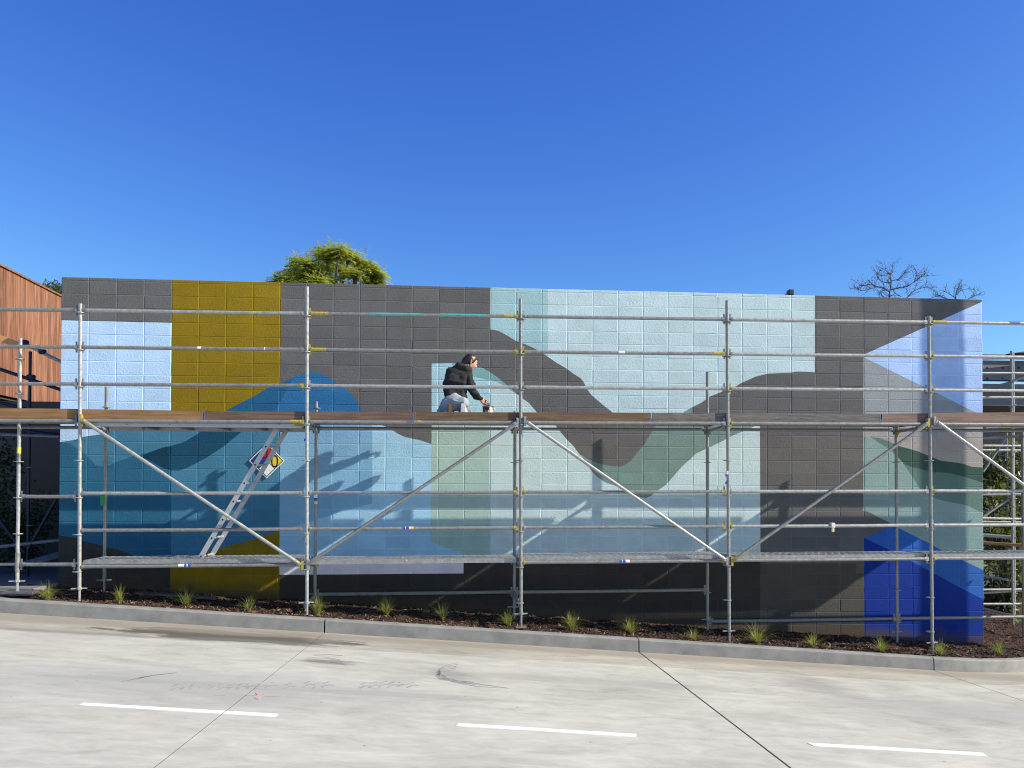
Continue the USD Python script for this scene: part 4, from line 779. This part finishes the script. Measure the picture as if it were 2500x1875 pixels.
# brush and paint can
gp = wrR+hd_dir*.135+hn*.022; bd = A(1203, 993, .71)-A(1182, 981, .75); bd /= np.linalg.norm(bd)
br = thing('paint_brush', 'paint brush held by the kneeling painter over the can', 'brush', gp)
obj('handle', path_tube([gp-bd*.07, gp-bd*.02, gp+bd*.05], [.006, .009, .008], 8), 'brush_green', br, smooth=40); obj('ferrule', bar(gp+bd*.05, gp+bd*.08, .035, .014), 'aluminium', br); obj('bristles', bar(gp+bd*.08, gp+bd*.125, .036, .012), 'bristle', br)
kc = A(1191.5, 1010, .78); kc[2] = DECK
can = thing('paint_can', 'cream paint can with dark drips beside the kneeling painter', 'can', kc)
def lathe(prof, n=28):
    m = trimesh.creation.revolve(np.array(prof), sections=n); return m
cb = lathe([(0, .003), (.078, .003), (.081, .006), (.0805, .195), (.083, .198), (.083, .204), (.076, .204), (.074, .17), (0, .168)]); cb.apply_translation(kc); obj('can_body', cb, 'can_cream', can, smooth=30)
rm = trimesh.creation.torus(.081, .0045, 28, 8); rm.apply_translation(kc+(0, 0, .204)); obj('rim', rm, 'can_dark', can, smooth=True)
def arc_patch(r, a0, a1, zf, n=14):
    v, f = [], []
    for i in range(n+1):
        a = a0+(a1-a0)*i/n; x, y = r*math.cos(a), r*math.sin(a); v += [(x, y, zf(i/n)), (x, y, .197)]
    for i in range(n): f += [[2*i, 2*i+2, 2*i+3], [2*i, 2*i+3, 2*i+1]]
    m = trimesh.Trimesh(np.array(v), f, process=False); m.apply_translation(kc); return m
obj('paint_drips', arc_patch(.0822, -2.75, -1.35, lambda t: .03+.10*abs(math.sin(t*9))*(1 if t < .8 else .8)+.05*t), 'can_dark', can, smooth=True)
obj('bail', path_tube([kc+(.083*math.cos(a), -.02-.06*math.sin(a)*.5, .19-.075*math.sin(a)) for a in np.linspace(0, math.pi, 12)], .0022, 6), 'tube_bright', can, smooth=True)

# ------------------------------------------------------------------ grass tufts in the bed
def tuft(px, py, h, n, spread, label, seed, m='grass_blade'):
    r = np.random.default_rng(seed); g = onp(px, py, (.0725, 0, 1), .09); g[2] = zsoil(np.array([g[0]]), np.array([g[1]]))[0] if g[0] < L else g[2]
    o = thing('grass_tuft', label, 'grass tuft', g, 'grass tufts planted along the kerb')
    for part, cnt, mt in (('blades', n, m), ('dry_blades', max(6, n//5), 'grass_dry')):
        V, Fc, k = [], [], 0
        for _ in range(cnt):
            a = r.uniform(0, 6.283); ln = h*r.uniform(.55, 1.3); out = spread*abs(r.normal(.8, .5)); w = r.uniform(.0028, .0055)
            d = np.array([math.cos(a), math.sin(a), 0]); sd = np.array([-d[1], d[0], 0]); b0 = g+d*r.uniform(0, .025)+sd*r.normal(0, .012)
            droop = r.uniform(.05, .5)*ln*min(out, 1)
            for j in range(5):
                t = j/4; p = b0+d*out*ln*(t**1.6)+np.array([0, 0, ln*(t-.0)*(1-.25*min(out, 1))-droop*t**3]); ww = w*(1-t*.9)
                V += [p-sd*ww, p+sd*ww]
                if j: Fc += [[k+2*j-2, k+2*j-1, k+2*j+1], [k+2*j-2, k+2*j+1, k+2*j]]
            k += 10
        obj(part, trimesh.Trimesh(np.array(V), Fc, process=False), mt, o)
for i, (px, py, h, n, s, lab) in enumerate([(113, 1466, .26, 80, .9, 'dull grass tuft at the walkway edge, leftmost along the kerb'), (292, 1476, .24, 46, .55, 'thin shaded grass tuft before the raw grey corner of the wall'), (453, 1479, .27, 80, 1.0, 'splayed grass tuft before the lower mustard patch of the wall'),
    (608, 1493, .20, 60, .8, 'small grass tuft just left of the tall second front post'), (775, 1502, .26, 120, .5, 'upright green grass tuft right of the tall second front post'), (942, 1506, .30, 130, .6, 'full bright grass tuft before the left end of the lilac band'), (1081, 1516, .25, 110, .65, 'bright grass tuft before the right end of the lilac band'),
    (1240, 1526, .25, 90, .8, 'olive grass tuft just left of the third front post'), (1395, 1539, .25, 110, .75, 'grass tuft with tall seed stalks right of the third front post'), (1539, 1546, .26, 120, .8, 'bushy grass tuft before the middle kerb joint'), (1693, 1563, .22, 70, .85, 'sparse grass tuft left of the fourth front post'),
    (1848, 1572, .30, 130, .9, 'wide grass tuft right of the fourth front post'), (1984, 1584, .21, 80, .8, 'low grass tuft before the charcoal blocks'), (2152, 1593, .23, 90, .7, 'grass tuft before the left edge of the cobalt corner'), (2296, 1603, .22, 90, .9, 'yellowish grass tuft just right of the last front post'), (2438, 1599, .24, 110, .8, 'yellow grass tuft on bare mulch near the right edge'), (2487, 1526, .20, 60, 1.0, 'distant grass tuft behind the right corner of the wall')]):
    tuft(px, py, h, n, s, lab, 100+i)

# ------------------------------------------------------------------ trees and shrubs
def limb(rs, p, d, ln, r0, r1, wob=.12, n=6):
    pts = [np.asarray(p, float)]; d = np.asarray(d, float)/np.linalg.norm(d)
    for i in range(n):
        d = d+rs.normal(0, wob, 3); d /= np.linalg.norm(d); pts.append(pts[-1]+d*ln/n)
    return pts, np.linspace(r0, r1, n+1), d
def leaves(rs, centres, n, spread, lw, ll, droop=.3, seg=1):
    c = centres[rs.integers(0, len(centres), n)]+rs.normal(0, 1, (n, 3))*spread
    d = rs.normal(0, 1, (n, 3)); d[:, 2] -= droop; d /= np.linalg.norm(d, axis=1)[:, None]
    s = np.cross(d, rs.normal(0, 1, (n, 3))); s /= np.linalg.norm(s, axis=1)[:, None]; nn = np.cross(d, s)
    l = (ll*rs.uniform(.6, 1.3, n))[:, None]; w = (lw*rs.uniform(.7, 1.2, n))[:, None]
    v = np.stack([c, c+d*l*.45+s*w+nn*l*.06, c+d*l, c+d*l*.45-s*w+nn*l*.06], 1).reshape(-1, 3); k = np.arange(n)*4
    f = np.concatenate([np.stack([k, k+1, k+2], 1), np.stack([k, k+2, k+3], 1)]); return trimesh.Trimesh(v, f, process=False)
def fronds(rs, centres, n, spread, lw, ll):
    """arching feather leaves: pairs of narrow leaflets along a drooping stalk"""
    V, Fc, k = [], [], 0
    for _ in range(n):
        p = centres[rs.integers(0, len(centres))]+rs.normal(0, spread, 3); d = rs.normal(0, 1, 3); d[2] = abs(d[2])*.7+.15; d /= np.linalg.norm(d); ln = ll*rs.uniform(.6, 1.3); pts = []
        for j in range(8):
            d = d+np.array([0, 0, -.105]); d /= np.linalg.norm(d); p = p+d*ln/8; s = np.cross(d, (0, 0, 1.)); s /= np.linalg.norm(s)+1e-9
            for sg in (1, -1):
                q = s*sg*.8+d*.5+rs.normal(0, .12, 3)-np.array([0, 0, .25]); q /= np.linalg.norm(q); m = ln*.24; w = lw*rs.uniform(.7, 1.2); t = np.cross(q, s*.3+np.array([0, 0, 1.])); t /= np.linalg.norm(t)
                V += [p, p+q*m*.5+t*w, p+q*m, p+q*m*.5-t*w]; Fc += [[k, k+1, k+2], [k, k+2, k+3]]; k += 4
    return trimesh.Trimesh(np.array(V), Fc, process=False)
def leafy_tree(name, label, cat, base, trunk_h, clumps, leafm, barkm, seed, nleaf, lw, ll, spread, sub=9, tr=.16, frond=False):
    rs = np.random.default_rng(seed); base = np.asarray(base, float); o = thing(name, label, cat, base)
    top = base+np.array([0, 0, trunk_h]); pts, rad, _ = limb(rs, base, (0, 0, 1), trunk_h, tr, tr*.6, .03); top = pts[-1]
    obj('trunk', path_tube(pts, rad, 10), barkm, o, smooth=50); cents = []
    for c, R in clumps:
        c = np.asarray(c, float); mid_ = (top+c)/2+rs.normal(0, .15, 3)
        ms = [path_tube([top, mid_, c], [tr*.5, tr*.3, tr*.13], 8)]
        for _ in range(sub):
            d = rs.normal(0, 1, 3); d[2] = abs(d[2])*.5+.05; d /= np.linalg.norm(d); e = c+d*R*rs.uniform(.55, 1.05)
            ms.append(path_tube([c-(c-mid_)*.15*rs.random(), (c+e)/2+rs.normal(0, .08*R, 3), e], [tr*.11, tr*.07, tr*.025], 5)); cents += [c+(e-c)*t for t in rs.uniform(.5, 1.08, 5)]
        obj('limb', join(ms), barkm, o, smooth=50)
    obj('crown', fronds(rs, np.array(cents), nleaf, spread, lw, ll) if frond else leaves(rs, np.array(cents), nleaf, spread, lw, ll), leafm, o)
    return o
TY = 9.0
def tp(px, py, y=TY): return at(px, py, -y)
pxm = lambda y: (y-EYE[1])/F
cl = [((700, 690), 13), ((684, 692), 9), ((722, 668), 17), ((735, 648), 17), ((752, 652), 16), ((768, 668), 17), ((745, 690), 24), ((800, 630), 13), ((790, 622), 9), ((825, 624), 17), ((852, 631), 17), ((880, 648), 17), ((905, 663), 14), ((918, 672), 11), ((800, 660), 22), ((835, 660), 22), ((870, 675), 20), ((905, 697), 12), ((922, 690), 8), ((815, 690), 24), ((780, 692), 18), ((860, 720), 40), ((720, 735), 45), ((790, 750), 50)]
rs_ = np.random.default_rng(3)
clumps = [(tp(*c, TY+rs_.uniform(-.8, .8)), r*pxm(TY)) for c, r in cl]
bx = tp(790, 1200)
leafy_tree('tree', 'bright green feathery tree rising behind the wall left of centre', 'tree', (bx[0], TY, -.4), 4.2, clumps, 'leaf_bright', 'bark', 11, 3000, .016, .27, .05, sub=9, frond=True)
cl2 = [((118, 712), 14), ((135, 706), 16), ((142, 722), 14), ((128, 724), 14), ((155, 715), 18)]
clumps = [(tp(*c, 22+rs_.uniform(-.6, .6)), r*pxm(22)) for c, r in cl2]; bx = tp(135, 1200, 22)
leafy_tree('tree', 'small grey green tree top peeking between the timber house and the wall', 'tree', (bx[0], 22, -.4), 5.5, clumps, 'leaf_far', 'bark_grey', 12, 1300, .03, .14, .14, sub=6, tr=.2)
def bare_tree(label, base, polys, seed, y, leaf=0):
    """a winter tree: main branches follow the outline seen in the photo, twigs grow from them"""
    rs = np.random.default_rng(seed); base = np.asarray(base, float); o = thing('bare_tree', label, 'tree', base); tw, tips = [], []
    first = tp(*polys[0][0][0], y)
    obj('trunk', path_tube([base, (base+first)/2+(.05, 0, 0), first], [.16, .12, .055], 10), 'bark_grey', o, smooth=50)
    for pl, w in polys:
        dy = rs.uniform(-.5, .5); pts = [tp(px, py, y+dy*i/len(pl)) for i, (px, py) in enumerate(pl)]
        w = w*pxm(y)/2; obj('branch', path_tube(pts, np.linspace(w*.75, w*.25, len(pts)), 6), 'bark_grey', o, smooth=50)
        for i in range(1, len(pts)):
            for _ in range(3):
                p = pts[i-1]+(pts[i]-pts[i-1])*rs.random(); d = (pts[i]-pts[i-1])/np.linalg.norm(pts[i]-pts[i-1])+rs.normal(0, .6, 3)+np.array([0, 0, .45])
                tp_, rr, dd = limb(rs, p, d, rs.uniform(.12, .34), .0055, .0022, .22, 4); tw.append(path_tube(tp_, rr, 4)); tips += [tp_[2], tp_[3], tp_[-1]]
                for _ in range(2):
                    q = tp_[rs.integers(1, 4)]; t2, r2, _d = limb(rs, q, dd+rs.normal(0, .7, 3)+np.array([0, 0, .2]), rs.uniform(.07, .2), .0045, .002, .2, 3); tw.append(path_tube(t2, r2, 4)); tips.append(t2[-1])
    obj('twigs', join(tw), 'bark_grey', o)
    if leaf: obj('dry_leaves', leaves(rs, np.array(tips), leaf, .05, .010, .05), 'leaf_rust', o)
BY = 7.0
bx = tp(2172, 1200, BY)
bare_tree('bare twisted tree with sparse leaves standing behind the wall at right', (bx[0], BY, -1.3), [([(2171, 735), (2172, 712), (2176, 690), (2174, 668), (2180, 652)], 5), ([(2171, 712), (2155, 703), (2138, 700), (2128, 694), (2112, 696), (2096, 698)], 4), ([(2174, 708), (2195, 702), (2215, 700), (2232, 688), (2246, 676), (2268, 672)], 4), ([(2175, 690), (2162, 690), (2150, 686), (2140, 676), (2144, 666)], 3), ([(2176, 686), (2192, 682), (2204, 672), (2210, 664)], 3), ([(2175, 672), (2162, 660), (2152, 655)], 2.5), ([(2214, 728), (2226, 714), (2240, 706), (2262, 700), (2272, 706)], 4), ([(2232, 690), (2236, 676), (2240, 664)], 2.5), ([(2138, 700), (2124, 706), (2106, 710), (2090, 706)], 2.5), ([(2160, 726), (2150, 720), (2145, 722)], 2.5), ([(2200, 724), (2186, 716), (2176, 722)], 2.5)], 21, BY, 420)
bx = tp(2335, 1200, BY)
bare_tree('low bare twigs of a tree showing over the right end of the wall', (bx[0], BY+.4, -1.6), [([(2335, 745), (2333, 722), (2338, 706), (2342, 694)], 4), ([(2333, 728), (2318, 718), (2304, 710)], 3), ([(2322, 740), (2308, 728), (2294, 722), (2282, 724)], 3), ([(2336, 720), (2346, 708), (2346, 698)], 2.5), ([(2345, 745), (2366, 728), (2380, 722), (2396, 716)], 3), ([(2372, 726), (2378, 716)], 2)], 22, BY, 25)
# camera-like vent on the parapet
v0 = at(1926, 719, -.35); vt = thing('roof_vent', 'small black elbow vent on top of the wall', 'vent', v0)
obj('pipe', tube(v0+(.02, 0, -.4), v0+(.02, 0, .03), .045, 14), 'black_plastic', vt, smooth=40); obj('cap', cbox(v0+(-.02, -.06, -.02), v0+(.065, .06, .075), .01), 'black_plastic', vt); obj('spout', cbox(v0+(-.09, -.055, -.05), v0+(.06, .055, -.0), .02), 'black_plastic', vt)

# ------------------------------------------------------------------ left: timber house, grey wall, stair scaffold, shrub
th = thing('timber_house', 'house wall clad in upright reddish brown timber boards at left', 'building', (-2.5, 5, 0))
WX = -2.5; ztop, zbo = 5.70, 3.30
rs = np.random.default_rng(5); y = 2.2; k = 0
while y < 8.3:
    w = .120+rs.normal(0, .003); dx = rs.normal(0, .002)
    obj('board', cbox((WX-.025+dx, y+.004, zbo), (WX+dx, y+w-.004, ztop), .003), 'cladding', th); y += w; k += 1
obj('wall', box((WX-4, 2.2, zbo), (WX-.03, 8.3, ztop-.01)), 'bark_grey', th); obj('roof_edge', box((WX-4.1, 2.15, ztop), (WX+.03, 8.35, ztop+.035)), 'cladding', th)
obj('soffit', box((WX-4, 2.25, zbo-.06), (WX-.06, 8.2, zbo-.005)), 'bark_grey', th)
obj('window_frame', box((WX-1.6, 3.2, 2.3), (WX-1.5, 8.2, zbo-.07)), 'black_plastic', th)
for i in range(7): obj('mullion', box((WX-1.49, 3.4+i*.45, 2.3), (WX-1.44, 3.44+i*.45, zbo-.07)), 'stucco_grey', th)
gw = at(80, 980, -2.45)
obj('grey_wall', box((-9, 2.45, -.4), (-.02, 2.68, gw[2])), 'stucco_grey', label='plain grey stucco wall between timber house and mural building', cat='wall', loc=(-3, 2.5, 0))
st = thing('stair_scaffold', 'dark scaffold stair tower with sloping hand rails at the left edge', 'scaffold', (-1.5, 1.2, 0))
SY = 1.0
def sp3(px, py, y=SY): return at(px, py, -y)
p = sp3(74, 858); s = obj('standard', tube((p[0], SY, .13), p, TR, 12), 'navy_steel', st, smooth=40)
for py in (1141, 1283): rz = sp3(74, py); rosette(s, rz[0], SY, rz[2], 'tube_steel')
for a, b, m, nm in (((-60, 881), (150, 952), 'navy_steel', 'hand_rail'), ((58, 838), (150, 884), 'tube_bright', 'hand_rail'), ((-60, 968), (60, 997), 'navy_steel', 'ledger'), ((-60, 1027), (150, 1068), 'navy_steel', 'ledger'), ((-30, 1338), (150, 1318), 'tube_steel', 'ledger'), ((70, 1340), (150, 1195), 'navy_steel', 'brace'), ((-60, 1195), (60, 1350), 'navy_steel', 'brace')):
    obj(nm, tube(sp3(*a), sp3(*b), TR*1.15, 12), m, st, smooth=40)
obj('clamp', cbox(sp3(58, 838)-(.06, .05, .05), sp3(58, 838)+(.07, .04, .05), .012), 'navy_steel', st); obj('clamp', cbox(sp3(104, 858)-(.05, .05, .045), sp3(104, 858)+(.05, .04, .03), .012), 'navy_steel', st); obj('clamp', cbox(sp3(76, 921)-(.06, .05, .045), sp3(76, 921)+(.06, .04, .04), .012), 'navy_steel', st)
for j in range(3): a, b = sp3(-80, 1036+j*5, SY+.15+.3*j), sp3(155, 1055+j*4, SY+.15+.3*j); obj('deck_plank', bar(a, b, .28, .045), 'navy_steel', st)
for a, b in (((0, 1061), (145, 1066)),): obj('ledger', tube(sp3(*a, .6), sp3(*b, .6), TR, 12), 'tube_dark', st, smooth=40)
a, b = sp3(-70, 800, SY-.1), sp3(47, 843, SY-.1); obj('orange_board', bar(a, b, .04, .10), 'orange_board', label='short orange board end lying on the sloping rail at far left', cat='board', loc=a)
a, b = at(60, 1378, -.5), at(150, 1352, -.9); obj('loose_plank', bar(a, b, .3, .05), 'plank_steel', label='steel plank lying low behind the left end of the wall', cat='plank', loc=a)
def shrub(label, base, clumps, m, seed, n, lw, ll, spread):
    rs = np.random.default_rng(seed); base = np.asarray(base, float); o = thing('shrub', label, 'shrub', base); cents, ms = [], []
    for c, R in clumps:
        c = np.asarray(c, float); ms.append(path_tube([base+rs.normal(0, .05, 3)*(1, 1, 0), (base+c)/2+rs.normal(0, .08, 3), c], [.03, .018, .008], 6))
        for _ in range(14): d = rs.normal(0, 1, 3); d /= np.linalg.norm(d); cents.append(c+d*R*rs.random()**.4)
    obj('stems', join(ms), 'bark', o, smooth=50); obj('leaves', leaves(rs, np.array(cents), n, spread, lw, ll, .0), m, o)
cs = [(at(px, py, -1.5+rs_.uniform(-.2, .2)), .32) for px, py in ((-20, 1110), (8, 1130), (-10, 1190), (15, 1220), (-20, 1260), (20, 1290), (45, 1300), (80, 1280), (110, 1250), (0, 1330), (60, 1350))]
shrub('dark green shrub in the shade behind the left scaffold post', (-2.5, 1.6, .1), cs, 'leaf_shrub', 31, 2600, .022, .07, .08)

# ------------------------------------------------------------------ right: return scaffold, magnolia, concrete building, lamp post
rsx = thing('side_scaffold', 'scaffold bays running along the right side of the building', 'scaffold', (16.5, 2, -1))
def R3(px, py, y): return at(px, py, -y)
posts = [(2496, 1048, 1560, 1.056, 'tube_dark'), (2469, 857, 1531, 2.8, 'tube_steel'), (2473, 860, 1500, 3.75, 'tube_bright'), (2458, 1052, 1300, 5.2, 'tube_steel')]
for px, ya, yb, yy_, m in posts:
    a, b = R3(px, ya, yy_), R3(px, yb, yy_); s = obj('standard', tube((a[0], yy_, b[2]), a, TR, 12), m, rsx, smooth=40)
    z = a[2]-.12
    while z > b[2]+.2: rosette(s, a[0], yy_, z, m); z -= .5
for pa, pb, ya, yb, m in (((2380, 911), (2560, 911), 2.8, 2.8, 'tube_bright'), ((2380, 970.5), (2560, 970), 2.8, 2.8, 'tube_bright'), ((2380, 876), (2560, 873), 3.75, 3.75, 'tube_bright'), ((2380, 1088), (2560, 1089), 2.8, 2.8, 'tube_bright'), ((2380, 1099), (2560, 1100), 3.75, 3.75, 'tube_bright'), ((2380, 1208), (2560, 1206), 3.2, 3.2, 'tube_dark'), ((2380, 1265), (2560, 1268), 2.8, 2.8, 'tube_bright'), ((2380, 1274), (2560, 1276), 3.75, 3.75, 'tube_steel'), ((2380, 1440), (2560, 1438), 3.75, 3.75, 'tube_bright'), ((2380, 1475), (2560, 1474), 2.8, 2.8, 'tube_bright'),
                          ((2400, 1152), (2456, 1068), 2.85, 2.85, 'tube_steel'), ((2400, 1262), (2478, 1208), 2.85, 2.85, 'tube_steel'), ((2470, 930), (2560, 905), 2.7, 2.2, 'tube_bright'), ((2400, 950), (2470, 933), 3.3, 2.8, 'tube_steel'), ((2402, 1486), (2498, 1511), 2.9, 1.08, 'tube_steel'), ((2400, 1057), (2500, 1051), 2.8, 1.1, 'tube_dark'), ((2400, 1071), (2500, 1064), 3.4, 1.1, 'tube_bright'), ((2400, 1406), (2460, 1416), 3.8, 2.6, 'tube_steel'), ((2400, 1448), (2520, 1440), 3.8, 3.8, 'tube_bright')):
    obj('ledger', tube(R3(*pa, ya), R3(*pb, yb), TR, 12), m, rsx, smooth=40)
a, b = R3(2398, 1325, 2.3), R3(2540, 1334, 1.9); obj('pale_plank', bar(a, b, .24, .05), 'board_pine', label='pale timber plank on the side scaffold right of the wall', cat='plank', loc=a)
a, b = R3(2396, 1306, 3.3), R3(2478, 1312, 3.0); obj('steel_plank', bar(a, b, .5, .05), 'plank_steel', label='steel plank on the side scaffold above the pale timber plank', cat='plank', loc=a)
a, b = R3(2398, 1047, 2.0), R3(2540, 1040, 2.0)
for j in range(3): a, b = R3(2396, 1044, 1.6+.3*j), R3(2560, 1040, 1.6+.3*j); obj('deck_plank', bar(a, b, .26, .045), 'tube_dark', rsx)
cs = [(R3(px, py, 5.2+rs_.uniform(-.5, .6)), .42) for px, py in ((2410, 1150), (2440, 1140), (2475, 1120), (2500, 1150), (2420, 1200), (2455, 1190), (2490, 1215), (2415, 1250), (2450, 1255), (2500, 1270), (2425, 1300), (2460, 1300), (2500, 1320), (2415, 1370), (2450, 1380), (2495, 1400), (2430, 1430), (2470, 1440), (2440, 1470), (2520, 1200), (2530, 1300), (2525, 1400))]
gb_ = R3(2450, 1500, 5.2); gb_[2] = zbed(gb_[0])
shrub('glossy leaved magnolia bush with yellow tipped leaves behind the right scaffold', gb_, cs, 'leaf_magnolia', 32, 5400, .034, .15, .13)
cb_ = thing('concrete_building', 'grey concrete building with tie holes and a dark open storey at right', 'building', (24, 14, 0))
CY_ = 13.0
def K3(px, py, y=CY_): return at(px, py, -y)
def wallpanel(name, x0p, x1p, ya, yb, th_, m, y=CY_):
    a, b = K3(x0p, ya, y), K3(x1p, yb, y); return obj(name, cbox((a[0], y, b[2]), (b[0], y+th_, a[2]), .012), m, cb_)
wallpanel('parapet', 2250, 2760, 862, 876, .5, 'stucco_grey', CY_-.12); f1 = wallpanel('fascia', 2250, 2760, 877, 932, .4, 'fascia_concrete'); f2 = wallpanel('fascia', 2250, 2760, 934.5, 960, .4, 'fascia_concrete')
for py in (898, 924):
    for px in (2410, 2448, 2487, 2525, 2563): h = K3(px, py); obj('tie_hole', tube(h-(0, .003, 0), h+(0, .01, 0), .035, 10), 'dark_hole', f1)
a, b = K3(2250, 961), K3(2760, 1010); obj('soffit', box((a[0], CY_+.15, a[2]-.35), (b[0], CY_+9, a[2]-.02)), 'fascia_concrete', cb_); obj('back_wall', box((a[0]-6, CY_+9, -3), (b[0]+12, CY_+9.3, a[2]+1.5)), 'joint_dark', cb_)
a, b = K3(2250, 1090), K3(2760, 1500); obj('base_wall', box((a[0], CY_+3, -3), (b[0], CY_+3.3, a[2])), 'fascia_concrete', cb_)
a, b, c = K3(2468, 862, CY_-.6), K3(2760, 828, CY_-.6), K3(2760, 862, CY_-.6)
rp = trimesh.Trimesh(np.array([a, b, c, a+(0, .4, 0), b+(0, .4, 0), c+(0, .4, 0)]), [[0, 2, 1], [3, 4, 5], [0, 1, 4], [0, 4, 3], [1, 2, 5], [1, 5, 4], [2, 0, 3], [2, 3, 5]], process=False); obj('ramp_wall', rp, 'stucco_grey', cb_)
lp = thing('lamp_post', 'tall dark steel lamp post beyond the right end of the scaffold', 'lamp post', (16.66, -.8, -1.15))
obj('pole', tube((16.66, -.8, -1.15), (16.66, -.8, 8.2), .125, 18, .10), 'tube_dark', lp, smooth=40); obj('base_plate', box((16.44, -1.02, -1.2), (16.88, -.58, -1.12)), 'tube_dark', lp); obj('lantern', cbox((16.5, -.96, 8.2), (16.82, -.64, 8.62), .05), 'tube_dark', lp)
